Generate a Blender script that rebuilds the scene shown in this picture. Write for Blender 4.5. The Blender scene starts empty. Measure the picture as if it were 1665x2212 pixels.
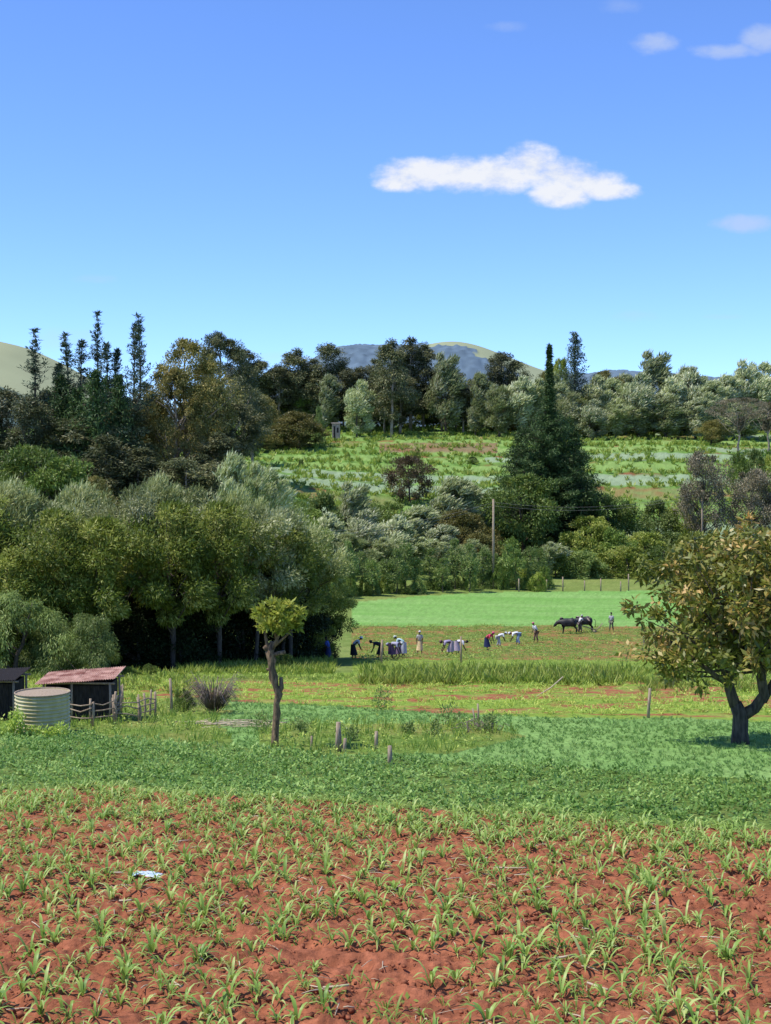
import bpy, math, random
import numpy as np
from mathutils import Vector, Matrix
rng = np.random.default_rng(7)
random.seed(7)
scene = bpy.context.scene
COL = scene.collection
F = 3000.0; CU = 832.0; CV = 1000.0   # survey constants: bearing = (u-CU)/F , slope = (CV-v)/F

# ---------------------------------------------------------------- noise / terrain
def hash2(ix, iy, seed):
    n = (ix*374761393 + iy*668265263 + seed*974711) & 0xffffffff
    n = ((n ^ (n >> 13)) * 1274126177) & 0xffffffff
    return ((n ^ (n >> 16)) & 0xffffff) / float(0xffffff)
def vnoise(x, y, seed=0):
    x = np.asarray(x, float); y = np.asarray(y, float)
    ix = np.floor(x).astype(np.int64); iy = np.floor(y).astype(np.int64)
    fx = x-ix; fy = y-iy
    fx = fx*fx*(3-2*fx); fy = fy*fy*(3-2*fy)
    a = hash2(ix, iy, seed); b = hash2(ix+1, iy, seed); c = hash2(ix, iy+1, seed); d = hash2(ix+1, iy+1, seed)
    return (a*(1-fx)+b*fx)*(1-fy) + (c*(1-fx)+d*fx)*fy
def fbm(x, y, seed=0, o=4):
    s = 0; a = .5; t = 0
    for i in range(o):
        s = s + a*vnoise(x*(2**i)+i*17.3, y*(2**i)-i*9.1, seed+i); t += a; a *= .5
    return s/t
py = np.array([-100, 0, 50, 100, 125, 150, 200, 230, 260, 290, 340, 400, 430, 470, 600, 1000, 3000, 12000.])
pz = np.array([-3.5, -4.5, -9.5, -14.5, -16.8, -18.3, -19.3, -19.0, -15.0, -9.5, -1.0, 7.2, 10.5, 12, 14, 8, -20, -40.])
_ty = np.arange(-100, 12000, 1.0); _tz = np.interp(_ty, py, pz)
_k = np.ones(17)/17.; _tz2 = np.convolve(np.pad(_tz, 8, mode='edge'), _k, mode='valid')
_tz2[:8] = _tz[:8]
def H(x, y):
    x = np.asarray(x, float); y = np.asarray(y, float)
    z = np.interp(y, _ty, _tz2)
    z = z + 11*np.exp(-((x+62)/38.)**2/2*(x < 400) - ((y-262)/42.)**2/2)
    far = np.clip((y-220)/100., 0, 1)
    z = z + far*(fbm(x/60., y/60., 5, 3)-.5)*3.0
    return z
def uv_of(x, y):
    yy = np.maximum(y, 1.0)
    return CU + F*x/yy, CV - F*H(x, y)/yy
def at(u, d):
    x = (u-CU)/F*d
    return float(x), float(d), float(H(x, d))
def dist_for(v):   # distance on the near slope
    return 13500.0/(v-1300.0)

# ---------------------------------------------------------------- accumulators
class Acc:
    def __init__(s): s.V=[]; s.Fc=[]; s.T=[]; s.M=[]; s.n=0
    def add(s, v, f, t=0.5, m=0):
        v = np.asarray(v, float).reshape(-1, 3); f = np.asarray(f, np.int64).reshape(-1, 4)
        if np.isscalar(t): t = np.full(len(v), float(t))
        s.V.append(v); s.Fc.append(f+s.n); s.T.append(np.asarray(t, float))
        s.M.append(np.full(len(f), m, np.int32)); s.n += len(v)
    def mesh(s, name, mats, flat=False, colors=None):
        V = np.concatenate(s.V); Fc = np.concatenate(s.Fc); T = np.concatenate(s.T); M = np.concatenate(s.M)
        me = bpy.data.meshes.new(name)
        me.vertices.add(len(V)); me.vertices.foreach_set('co', V.astype(np.float32).ravel())
        me.loops.add(len(Fc)*4); me.loops.foreach_set('vertex_index', Fc.astype(np.int32).ravel())
        me.polygons.add(len(Fc)); me.polygons.foreach_set('loop_start', (np.arange(len(Fc))*4).astype(np.int32))
        me.polygons.foreach_set('material_index', M)
        for m in mats: me.materials.append(m)
        me.update(calc_edges=True)
        a = me.attributes.new('tint', 'FLOAT_COLOR', 'POINT')
        if colors is None:
            c = np.stack([T, T, T, np.ones_like(T)], 1)
        else: c = colors
        a.data.foreach_set('color', c.astype(np.float32).ravel())
        if flat: me.shade_flat()
        return me
def link(name, me, parent=None, loc=(0,0,0), rot=(0,0,0), scale=(1,1,1)):
    o = bpy.data.objects.new(name, me); COL.objects.link(o)
    o.location = loc; o.rotation_euler = rot; o.scale = scale
    if parent: o.parent = parent
    return o
def empty(name, loc=(0,0,0), rot=(0,0,0)):
    return link(name, None, None, loc, rot)
def nrm(a): return a/np.maximum(np.linalg.norm(a, axis=-1, keepdims=True), 1e-9)

def tube(acc, pts, rad, n=6, t=.5, m=0, rough=0.0):
    pts = np.asarray(pts, float); rad = np.asarray(rad, float)*np.ones(len(pts))
    pts = np.vstack([pts[:1], pts, pts[-1:]]); rad = np.concatenate([[rad[0]*.02], rad, [rad[-1]*.02]])
    tan = np.gradient(pts[1:-1], axis=0) if len(pts) > 3 else np.array([pts[-1]-pts[0]]*2)
    tan = nrm(np.vstack([tan[:1], tan, tan[-1:]]))
    ref = np.array([0.13, 0.97, 0.2]) if abs(tan[1][2]) > .8 else np.array([0., 0., 1.])
    a = nrm(np.cross(tan, ref)); b = np.cross(tan, a)
    th = np.arange(n)/n*2*np.pi
    ring = np.cos(th)[None, :, None]*a[:, None, :] + np.sin(th)[None, :, None]*b[:, None, :]
    r = rad[:, None, None]
    if rough: r = r*(1+rough*(rng.random((len(pts), n, 1))-.5))
    V = pts[:, None, :] + ring*r
    k = len(pts)
    i = np.arange(k-1)[:, None]*n; j = np.arange(n)[None, :]; j2 = (j+1) % n
    f = np.stack([i+j, i+j2, i+n+j2, i+n+j], -1).reshape(-1, 4)
    acc.add(V.reshape(-1, 3), f, t, m)
def box(acc, c, s, rz=0, t=.5, m=0, R=None):
    c = np.array(c, float); s = np.array(s, float)/2
    v = np.array([[x, y, z] for x in (-1, 1) for y in (-1, 1) for z in (-1, 1)], float)*s
    if R is None: R = np.array(Matrix.Rotation(rz, 3, 'Z'))
    v = v@np.array(R).T + c
    f = [[0,1,3,2],[4,6,7,5],[0,4,5,1],[2,3,7,6],[0,2,6,4],[1,5,7,3]]
    acc.add(v, f, t, m)
def leaves(acc, P, D, Nn, L, W, T, m=0):
    D = nrm(D); S = nrm(np.cross(D, Nn)); L = np.asarray(L)[..., None]*np.ones((len(P), 1)); W = np.asarray(W)[..., None]*np.ones((len(P), 1))
    up = nrm(np.cross(S, D))
    v = np.stack([P, P+D*L*.45+S*W*.5+up*L*.05, P+D*L, P+D*L*.45-S*W*.5+up*L*.05], 1)
    f = np.arange(len(P)*4).reshape(-1, 4)
    acc.add(v.reshape(-1, 3), f, np.repeat(T, 4), m)
def clump_leaves(acc, C, R, lpc, ll, lw, flat=.75, droop=0., bias=(0,0,0), m=1, tr=(0,1), jit=.5, cent=None):
    n = len(C); R = np.asarray(R)*np.ones(n)
    idx = np.repeat(np.arange(n), lpc); N = len(idx)
    d = nrm(rng.normal(size=(N, 3))); rr = rng.random(N)**.45
    P = C[idx] + d*np.array([1, 1, flat])*(R[idx]*rr)[:, None]
    b_ = np.array(bias, float)
    if np.linalg.norm(b_) > .5:    # windblown sprays stream out of the clump
        P = P + nrm(b_[None])*(R[idx]*rng.random(N)**2*1.1)[:, None]
    out = d
    if cent is not None: out = nrm(d + 0.8*nrm(P-cent))
    D = out*.7 + rng.normal(size=(N, 3))*jit + np.array([0, 0, -droop]) + b_
    Nn = out + np.array([0, 0, .8]) + rng.normal(size=(N, 3))*.6
    ct = rng.random(n)
    T = tr[0]+(tr[1]-tr[0])*np.clip(.5*ct[idx]+.5*rng.random(N), 0, 1)
    leaves(acc, P, D, Nn, ll*(.6+.8*rng.random(N)), lw*(.7+.6*rng.random(N)), T, m)

# ---------------------------------------------------------------- materials
def new_mat(name):
    m = bpy.data.materials.new(name); m.use_nodes = True
    nt = m.node_tree; b = nt.nodes['Principled BSDF']
    return m, nt, b
def ramp(nt, fac, stops):
    r = nt.nodes.new('ShaderNodeValToRGB')
    while len(r.color_ramp.elements) < len(stops): r.color_ramp.elements.new(.5)
    for e, (p, c) in zip(r.color_ramp.elements, stops): e.position = p; e.color = (*c, 1)
    nt.links.new(fac, r.inputs[0]); return r.outputs[0]
def foliage(name, c0, c1, c2, trans=.3, rough=.5, spec=.3, gain=1.0):
    m, nt, b = new_mat(name)
    c0, c1, c2 = [tuple(min(.8, x*gain) for x in c) for c in (c0, c1, c2)]
    a = nt.nodes.new('ShaderNodeAttribute'); a.attribute_name = 'tint'
    col = ramp(nt, a.outputs['Fac'], [(0, c0), (.55, c1), (1, c2)])
    oi = nt.nodes.new('ShaderNodeObjectInfo')
    mr = nt.nodes.new('ShaderNodeMapRange'); mr.inputs[3].default_value = .72; mr.inputs[4].default_value = 1.28
    nt.links.new(oi.outputs['Random'], mr.inputs[0])
    mu = nt.nodes.new('ShaderNodeVectorMath'); mu.operation = 'SCALE'
    nt.links.new(col, mu.inputs[0]); nt.links.new(mr.outputs[0], mu.inputs['Scale'])
    nt.links.new(mu.outputs[0], b.inputs['Base Color'])
    b.inputs['Roughness'].default_value = rough; b.inputs['Specular IOR Level'].default_value = spec
    tl = nt.nodes.new('ShaderNodeBsdfTranslucent'); nt.links.new(mu.outputs[0], tl.inputs[0])
    mx = nt.nodes.new('ShaderNodeMixShader'); mx.inputs[0].default_value = trans
    nt.links.new(b.outputs[0], mx.inputs[1]); nt.links.new(tl.outputs[0], mx.inputs[2])
    nt.links.new(mx.outputs[0], nt.nodes['Material Output'].inputs[0])
    return m
def noisy(name, c0, c1, scale=5, rough=.8, bump=.3, detail=6, stretch=(1,1,1), metal=0, spec=.3):
    m, nt, b = new_mat(name)
    tc = nt.nodes.new('ShaderNodeTexCoord'); mp = nt.nodes.new('ShaderNodeMapping'); mp.inputs['Scale'].default_value = stretch
    nt.links.new(tc.outputs['Object'], mp.inputs[0])
    n = nt.nodes.new('ShaderNodeTexNoise'); n.inputs['Scale'].default_value = scale; n.inputs['Detail'].default_value = detail
    nt.links.new(mp.outputs[0], n.inputs[0])
    nt.links.new(ramp(nt, n.outputs[0], [(.35, c0), (.65, c1)]), b.inputs['Base Color'])
    b.inputs['Roughness'].default_value = rough; b.inputs['Metallic'].default_value = metal; b.inputs['Specular IOR Level'].default_value = spec
    if bump:
        bp = nt.nodes.new('ShaderNodeBump'); bp.inputs['Strength'].default_value = bump; bp.inputs['Distance'].default_value = .03
        nt.links.new(n.outputs[0], bp.inputs['Height']); nt.links.new(bp.outputs[0], b.inputs['Normal'])
    return m
bark = noisy('bark_dark', (.05,.04,.03), (.14,.11,.08), 4, .9, .6, stretch=(3,3,.6))
bark_pale = noisy('bark_pale', (.20,.16,.11), (.42,.34,.25), 2, .8, .3, stretch=(2,2,.4))
bark_lop = noisy('bark_lopped', (.08,.055,.035), (.30,.20,.11), 8, .9, .9, stretch=(2,2,.6))
wood = noisy('weathered_wood', (.24,.17,.11), (.46,.36,.25), 9, .9, .4, stretch=(3,3,.5))
wood_dark = noisy('dark_board', (.012,.010,.009), (.045,.036,.03), 6, .9, .4, stretch=(3,3,.5))
straw = noisy('straw', (.42,.33,.20), (.62,.52,.36), 6, .8, 0)
M_acacia = foliage('leaf_acacia', (.05,.085,.010), (.16,.20,.025), (.46,.46,.12), .3, .5, .3, 1.55)
M_shade_paint = foliage('leaf_painted_shade', (.014,.024,.006), (.022,.036,.009), (.045,.065,.016), .1, .6, .15, 1.0)  # inner shade of the left grove, painted as a near-black leaf colour
M_acpale = foliage('leaf_acacia_pale', (.08,.10,.03), (.24,.27,.09), (.56,.55,.31), .3, .45, .4, 1.45)
M_euc = foliage('leaf_eucalyptus', (.032,.042,.016), (.085,.095,.038), (.21,.19,.085), .2, .5, .3, 1.6)
M_round = foliage('leaf_olive_brown', (.055,.06,.014), (.13,.12,.028), (.26,.20,.06), .22, .5, .3, 1.6)
M_con = foliage('needle_cypress', (.018,.036,.012), (.042,.076,.02), (.10,.145,.04), .12, .6, .25, 1.5)
M_spire = foliage('needle_bluish', (.022,.038,.022), (.048,.07,.040), (.10,.135,.08), .12, .6, .25, 1.7)
M_grev = foliage('leaf_silver_green', (.08,.11,.035), (.28,.32,.13), (.66,.64,.40), .3, .42, .45, 1.4)
M_bush = foliage('leaf_bush', (.035,.07,.012), (.11,.16,.028), (.24,.29,.065), .25, .5, .3, 1.5)
M_pepper = foliage('leaf_pepper', (.07,.11,.022), (.16,.22,.055), (.30,.35,.11), .3, .5, .3, 1.35)
M_loq = foliage('leaf_glossy', (.07,.085,.012), (.18,.19,.028), (.50,.31,.10), .25, .45, .45, 1.5)
M_red = foliage('leaf_redbrown', (.05,.035,.022), (.10,.07,.035), (.14,.12,.045), .2, .5, .3, 1.3)
M_gray = foliage('leaf_graybrown', (.09,.09,.045), (.20,.17,.10), (.32,.27,.18), .2, .5, .3, 1.2)
M_lop = foliage('leaf_yellowgreen', (.10,.14,.015), (.24,.27,.035), (.42,.39,.08), .35, .5, .3, 1.2)
M_maize = foliage('maize_leaf', (.12,.23,.035), (.25,.37,.065), (.46,.52,.17), .35, .45, .4, 1.15)
M_bean = foliage('bean_leaf', (.075,.15,.025), (.15,.26,.05), (.28,.39,.10), .3, .5, .3, 1.35)
M_oat = foliage('oat_blade', (.17,.32,.075), (.28,.43,.12), (.42,.56,.19), .4, .5, .2, 1.25)
M_weed = foliage('weed_leaf', (.12,.20,.03), (.21,.30,.05), (.38,.43,.09), .35, .5, .3, 1.3)
M_strip = foliage('crop_leaf', (.17,.26,.035), (.29,.38,.06), (.48,.51,.12), .35, .5, .3, 1.3)
M_soilclod = noisy('soil_clod', (.18,.065,.036), (.37,.135,.072), 9, 1, .4, spec=0)
M_twig = noisy('dry_twig', (.16,.12,.10), (.32,.26,.21), 6, .9, 0)

# ---------------------------------------------------------------- field layout
def zones(x, y):
    u, v = uv_of(x, y)
    jv = (fbm(x/2.2, y/2.2, 31, 3)-.5)
    b1 = 1698 + (u/1665.)*92 + jv*34
    b2 = np.interp(u, [-600, 0, 400, 600, 900, 1300, 1665, 2400], [1560, 1578, 1600, 1622, 1640, 1662, 1690, 1740]) + jv*16
    g1 = np.interp(u, [-600, 490, 820, 1050, 1665, 2400], [1500, 1515, 1533, 1545, 1560, 1575]) + jv*10
    z = np.full(np.shape(x), 9, np.int32)
    z[(v > 1352+jv*6)] = 7
    z[(v > 1426+jv*14)] = 6
    z[(v > 1462+jv*10)] = 5
    z[(v > 1462) & (v < 1470+jv*12)] = 4
    z[(v > g1)] = 3
    z[(v > g1) & (u < 490+jv*60)] = 4
    patch = (u > 560) & (v > 1563+jv*10) & (v < 1630+jv*12) & (u < 1135 - np.abs(v-1590)*4+jv*40)
    z[patch] = 4
    z[(v > b2)] = 2
    z[(v > b1)] = 1
    far8 = np.interp(u, [600, 740, 900, 1060, 1360, 2400], [1312, 1303, 1288, 1279, 1276, 1276])
    z[(v <= 1352+jv*6) & (v > far8)] = 8
    z[(v <= far8)] = 9
    z[(u < 760) & (y > 88) & (y < 260)] = 9
    z[y > 262] = 10
    z[y > 470] = 11
    z[y < 2] = 1
    return z, u, v
rowdir = nrm(np.array([16.9, -6.2])); rown = np.array([-rowdir[1], rowdir[0]])
soil = np.array([.38, .135, .068]); soil_d = np.array([.25, .088, .045])
def zone_color(x, y):
    z, u, v = zones(x, y)
    n1 = fbm(x/3., y/3., 1, 4); n2 = fbm(x*1.3, y*1.3, 2, 3); n3 = vnoise(x*5, y*5, 3)
    c = np.zeros(np.shape(x)+(3,))
    def mix(a, b, t): t = np.clip(t, 0, 1)[..., None]; return np.array(a)*(1-t)+np.array(b)*t
    cs = {1: mix(soil_d, soil, .2+.9*n2+.3*(n3-.5)),
          2: mix([.11,.20,.035], [.16,.19,.05], n2),
          3: mix([.18,.33,.085], [.24,.38,.11], n1),
          4: mix([.14,.22,.04], [.26,.26,.07], (n1-.35)*2.2),
          5: mix([.22,.32,.05], mix([.30,.27,.08], soil*.85, n2*3.0-.8), (vnoise(x*.22, y*.9, 9)-.38)*3.0+(n2-.5)*2.5),
          6: mix([.18,.29,.045], [.27,.33,.065], n1),
          7: mix([.17,.21,.05], soil*.72+np.array([.03,.05,.01]), (fbm(x/2.5, y/1.2, 12, 4)-.42)*4.0),
          8: mix([.17,.34,.075], [.23,.39,.11], (fbm(x/25., y/1.6, 14, 3)-.3)*2+(n2-.5)*.8),
          9: mix([.13,.20,.04], [.24,.28,.08], n1),
          11: mix([.10,.16,.04], [.15,.19,.06], n1)}
    for k, a in cs.items(): c[z == k] = a[z == k]
    k = z == 10
    band = (y + 6*(fbm(x/40., y/200., 21, 2)-.5) - .04*x)
    f = (band/17.0) % 1.0; bi = np.floor(band/17.0).astype(np.int64)
    hb = hash2(bi, np.floor(x/70.+hash2(bi, bi*0, 77)*3).astype(np.int64), 50)
    base = mix([.17,.29,.065], [.29,.39,.12], hb*.7+.5*(n1-.3))
    base = np.where((hb > .8)[..., None], mix([.22,.31,.16], [.30,.37,.22], n1), base)
    base = np.where(((hb < .08))[..., None], mix(soil*.75, [.20,.26,.08], n1*1.8), base)
    base = np.where((f < .05)[..., None], mix(soil*.65, [.14,.22,.05], (n1-.3)*3.8), base)
    base = np.where(((f > .05) & (f < .25))[..., None], mix([.12,.23,.045], [.20,.34,.08], n1), base)
    redp = (u > 820) & (u < 1075) & (v > 957) & (v < 978)
    base = np.where(redp[..., None], mix(soil*.75, [.22,.20,.10], n1*1.3), base)
    c[k] = base[k]
    c *= (.85+.3*n3[..., None])
    return c, z

# ---------------------------------------------------------------- ground sheet
def build_ground():
    ys = [-60, -45, -30, -20, -12, -6, -2, 1, 4, 6.5]
    while ys[-1] < 70: ys.append(ys[-1]+max(.05, ys[-1]*.0042))
    while ys[-1] < 480: ys.append(ys[-1]*1.008)
    while ys[-1] < 11500: ys.append(ys[-1]*1.06)
    ys = np.array(ys)
    b = np.concatenate([[-7, -4, -2.2, -1.4, -1, -.75, -.6, -.5], np.linspace(-.42, .42, 640), [.5, .6, .75, 1, 1.4, 2.2, 4, 7]])
    Y = ys[:, None]*np.ones(len(b)); X = b[None, :]*(np.maximum(ys, 0)[:, None]*.85+5)
    C, Z = zone_color(X, Y)
    z = H(X, Y)
    near = (Y > 5) & (Y < 60)
    r = (X*rown[0]+Y*rown[1])
    clod = (fbm(X*3.2, Y*3.2, 41, 4)-.5)*.20 + np.maximum(vnoise(X*9, Y*9, 44)-.5, 0)*.13 + (vnoise(X*17, Y*17, 45)-.5)*.03
    ridge = .03*np.cos(r/.68*2*np.pi)
    z = z + np.where((Z == 1) & near, clod+ridge, 0)
    z = z + np.where((Z != 1) & (Y > 5) & (Y < 200), (fbm(X*1.1, Y*1.1, 46, 3)-.5)*.12, 0)
    z = z + np.where(Z == 10, (fbm(X*.5, Y*.5, 48, 3)-.5)*.9, 0)
    n, m = X.shape
    V = np.stack([X, Y, z], -1).reshape(-1, 3)
    i = np.arange(n-1)[:, None]*m; j = np.arange(m-1)[None, :]
    f = np.stack([i+j, i+j+1, i+m+j+1, i+m+j], -1).reshape(-1, 4)
    a = Acc(); a.add(V, f)
    col = np.concatenate([C.reshape(-1, 3), np.ones((n*m, 1))], 1)
    mt, nt, bs = new_mat('field_ground')
    at_ = nt.nodes.new('ShaderNodeAttribute'); at_.attribute_name = 'tint'
    tc = nt.nodes.new('ShaderNodeTexCoord')
    no = nt.nodes.new('ShaderNodeTexNoise'); no.inputs['Scale'].default_value = 7; no.inputs['Detail'].default_value = 8; no.inputs['Roughness'].default_value = .7
    nt.links.new(tc.outputs['Object'], no.inputs[0])
    mr = nt.nodes.new('ShaderNodeMapRange'); mr.inputs[1].default_value = .3; mr.inputs[2].default_value = .7; mr.inputs[3].default_value = .55; mr.inputs[4].default_value = 1.4
    nt.links.new(no.outputs[0], mr.inputs[0])
    mu = nt.nodes.new('ShaderNodeVectorMath'); mu.operation = 'SCALE'
    nt.links.new(at_.outputs['Color'], mu.inputs[0]); nt.links.new(mr.outputs[0], mu.inputs['Scale'])
    nt.links.new(mu.outputs[0], bs.inputs['Base Color']); bs.inputs['Roughness'].default_value = 1; bs.inputs['Specular IOR Level'].default_value = .05
    bp = nt.nodes.new('ShaderNodeBump'); bp.inputs['Strength'].default_value = .9; bp.inputs['Distance'].default_value = .07
    nt.links.new(no.outputs[0], bp.inputs['Height']); nt.links.new(bp.outputs[0], bs.inputs['Normal'])
    link('ground', a.mesh('ground', [mt], colors=col))
build_ground()

# ---------------------------------------------------------------- hills
def build_hill(name, prof, d, depth, seed, hazed_grass, hazed_forest, ffun):  # both cover colours have distance haze painted in
    us = np.linspace(prof[0][0], prof[-1][0], 400); s = np.linspace(-1, 1, 90)
    hv = np.interp(us, [p[0] for p in prof], [p[1] for p in prof])
    kk = np.ones(21)/21; hv = np.convolve(np.pad(hv, 10, mode='edge'), kk, mode='valid')
    ridge = (CV-hv)/F*d
    o1 = np.ones((90, 1)); o2 = np.ones((1, 400))
    X = (us[None, :]-CU)/F*d*o1; Y = d + s[:, None]*depth*o2
    fall = np.cos(s*np.pi/2)[:, None]**1.1
    Z = -20+(ridge[None, :]+20)*fall
    nz = fbm(X/130., Y/130., seed, 4)
    fr = ffun(us[None, :]*o1, fall*o2, nz)
    Z = Z + (fr > .5)*(vnoise(X/9., Y/9., seed)*7)*(fall > .05)
    c = np.where((fr > .5)[..., None], np.array(hazed_forest)*(.75+.5*vnoise(X/14., Y/14., seed+3))[..., None], np.array(hazed_grass)*(.8+.4*nz)[..., None])
    n, m = X.shape
    i = np.arange(n-1)[:, None]*m; j = np.arange(m-1)[None, :]
    f = np.stack([i+j, i+j+1, i+m+j+1, i+m+j], -1).reshape(-1, 4)
    a = Acc(); a.add(np.stack([X, Y, Z], -1).reshape(-1, 3), f)
    mt, nt, bs = new_mat(name+'_surface'); at_ = nt.nodes.new('ShaderNodeAttribute'); at_.attribute_name = 'tint'
    nt.links.new(at_.outputs['Color'], bs.inputs['Base Color']); bs.inputs['Roughness'].default_value = 1; bs.inputs['Specular IOR Level'].default_value = 0
    link(name, a.mesh(name, [mt], colors=np.concatenate([c.reshape(-1, 3), np.ones((n*m, 1))], 1)))
build_hill('distant_hill', [(500, 860), (640, 815), (690, 768), (740, 751), (830, 751), (890, 754), (925, 745), (960, 738), (1000, 740), (1040, 752), (1100, 777), (1180, 808), (1240, 820), (1300, 804), (1400, 810), (1500, 818), (1665, 835), (2000, 860)],
           3000, 700, 3, (.32,.35,.21), (.12,.17,.21),  # pale and bluish base colours stand in for air haze
           lambda u, fl, n: ((u < 908) | (u > 1170) | (fl < .80-(n-.5)*.5 - np.clip(u-1000, 0, 150)*.0008)).astype(float))
build_hill('distant_hill', [(-700, 700), (-200, 700), (0, 738), (60, 752), (130, 784), (210, 830), (300, 900)],
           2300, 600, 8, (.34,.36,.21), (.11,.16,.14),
           lambda u, fl, n: ((n > .62) | (fl < .66)).astype(float))

# ---------------------------------------------------------------- scatter plants
def scatter(acc, protos, P, scale, tshift=0.0, m=0, rot=None):
    N = len(P); which = rng.integers(0, len(protos), N); rot = rng.random(N)*2*np.pi if rot is None else rot
    scale = np.asarray(scale)*np.ones(N); ts = rng.normal(size=N)*.12+tshift
    for k, (v, f, t) in enumerate(protos):
        s = np.where(which == k)[0]
        if not len(s): continue
        c, sn = np.cos(rot[s]), np.sin(rot[s])
        x = v[None, :, 0]*c[:, None]-v[None, :, 1]*sn[:, None]; y = v[None, :, 0]*sn[:, None]+v[None, :, 1]*c[:, None]
        V = np.stack([x, y, v[None, :, 2]*np.ones_like(x)], -1)*scale[s][:, None, None]+P[s][:, None, :]
        Fc = f[None]+(np.arange(len(s))*len(v))[:, None, None]
        T = np.clip(t[None]+ts[s][:, None], 0, 1)
        acc.add(V.reshape(-1, 3), Fc.reshape(-1, 4), T.ravel(), m)
def strip_plant(nl, L, h0, w, arch, up, seg=4, spread=.02):
    a = Acc()
    for i in range(nl):
        az = i*2.4+rng.normal()*.4; l = L*(.55+.6*rng.random()); hb = h0*rng.random()
        s = np.linspace(0, 1, seg+1); k = arch*(.7+.6*rng.random()); upp = up*(.7+.6*rng.random())
        out = l*(.25*s+.6*s**1.5); z = hb+l*(upp*s-k*s**2.2)
        wd = w*(.6+.6*rng.random())*np.sin(np.pi*(.18+.80*s))
        c, sn = math.cos(az), math.sin(az)
        cen = np.stack([c*(out+spread), sn*(out+spread), z], 1)
        side = np.array([-sn, c, .25])*wd[:, None]*.5; side2 = np.array([sn, -c, .25])*wd[:, None]*.5
        V = np.stack([cen+side, cen, cen+side2], 1).reshape(-1, 3)
        b = np.arange(seg)[:, None]*3
        f = np.concatenate([np.stack([b+0, b+1, b+4, b+3], -1), np.stack([b+1, b+2, b+5, b+4], -1)]).reshape(-1, 4)
        t = rng.random()*.7+.3*np.repeat(s, 3)
        a.add(V, f, t)
    return np.concatenate(a.V), np.concatenate(a.Fc), np.concatenate(a.T)
def leafy_plant(n, r, h, ll, lw, upn=1.2):
    a = Acc(); d = nrm(rng.normal(size=(n, 3))); d[:, 2] = np.abs(d[:, 2])
    P = d*np.array([r, r, h])*(rng.random((n, 1))**.4)
    leaves(a, P, d*np.array([1, 1, .3])+rng.normal(size=(n, 3))*.4, d*.4+np.array([0, 0, upn])+rng.normal(size=(n, 3))*.4, ll*(.6+.8*rng.random(n)), lw*(.7+.6*rng.random(n)), rng.random(n))
    return np.concatenate(a.V), np.concatenate(a.Fc), np.concatenate(a.T)
def tuft(n, h, w, lean=.35):
    a = Acc(); az = rng.random(n)*2*np.pi; l = h*(.5+.7*rng.random(n)); le = lean*(.3+rng.random(n))
    D = np.stack([np.cos(az)*le, np.sin(az)*le, np.ones(n)], 1)
    P = np.stack([rng.normal(size=n), rng.normal(size=n), np.zeros(n)], 1)*h*.18
    leaves(a, P, D, rng.normal(size=(n, 3)), l, w*np.ones(n), rng.random(n))
    return np.concatenate(a.V), np.concatenate(a.Fc), np.concatenate(a.T)
def pts_in(zone_ids, y0, y1, dens, ulo=-250, uhi=1920):
    xm0 = (ulo-CU)/F*y1; xm1 = (uhi-CU)/F*y1
    N = int((xm1-xm0)*(y1-y0)*dens)
    x = xm0+(xm1-xm0)*rng.random(N); y = y0+(y1-y0)*rng.random(N)
    z, u, v = zones(x, y)
    k = np.isin(z, zone_ids) & (u > ulo) & (u < uhi)
    x, y = x[k], y[k]
    return np.stack([x, y, H(x, y)], 1), u[k], v[k]

# maize rows
mp = [strip_plant(9, .38, .10, .048, 1.0, 1.35) for _ in range(12)]
rows = []
for r in np.arange(6, 46, .68):
    s = np.arange(-30, 30, .31)
    s = s+rng.normal(size=len(s))*.11
    rr = r+rng.normal(size=len(s))*.10
    rows.append(np.stack([s*rowdir[0]+rr*rown[0], s*rowdir[1]+rr*rown[1]], 1))
R = np.concatenate(rows); z, u, v = zones(R[:, 0], R[:, 1])
gap = vnoise(R[:, 0]/1.6, R[:, 1]/1.6, 61)
thr_ = np.interp(v, [1700, 1850, 2000, 2120, 2250], [.18, .26, .35, .44, .5]) + np.where((u < 800) & (v > 1990), .16, 0)
k = (z == 1) & (R[:, 1] > 9) & (u > -300) & (u < 2000) & (gap*.8+.5*rng.random(len(R)) > thr_)
R = R[k]; vv = v[k]
P = np.stack([R[:, 0], R[:, 1], H(R[:, 0], R[:, 1])], 1)
a = Acc(); scatter(a, mp, P, (.42+.6*rng.random(len(P))))
Pd, ud, vd = pts_in([1], 24, 37, 6.5); kk = (vd < 1760+ud*.06) ; scatter(a, mp, Pd[kk], .45+.4*rng.random(kk.sum()))
link('maize_crop', a.mesh('maize_crop', [M_maize]))
a = Acc(); sw = [strip_plant(6, .18, .03, .018, .9, 1.2, 3) for _ in range(5)]+[leafy_plant(8, .06, .07, .06, .035) for _ in range(4)]
Pw, uw, vw = pts_in([1], 9, 36, 12.0); kk = fbm(Pw[:, 0]/1.2, Pw[:, 1]/1.2, 66, 3)+.25*rng.random(len(Pw)) > .56
scatter(a, sw, Pw[kk], .5+.9*rng.random(kk.sum()))
link('weeds', a.mesh('weeds', [M_weed]))
cv = np.array([[x, y, zz] for x in (-1, 1) for y in (-1, 1) for zz in (-1, 1)], float); cf = np.array([[0,1,3,2],[4,6,7,5],[0,4,5,1],[2,3,7,6],[0,2,6,4],[1,5,7,3]])
cl = [((cv*(.55+.5*rng.random((8, 3))))*np.array([1, .8, .6]), cf, np.full(8, .5)) for _ in range(8)]
Pc, uc, vc = pts_in([1], 9, 30, 60); Pc[:, 2] += .02
a = Acc(); scatter(a, cl, Pc, .008+.045*rng.random(len(Pc))**4)
link('soil_clods', a.mesh('soil_clods', [M_soilclod]))
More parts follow.
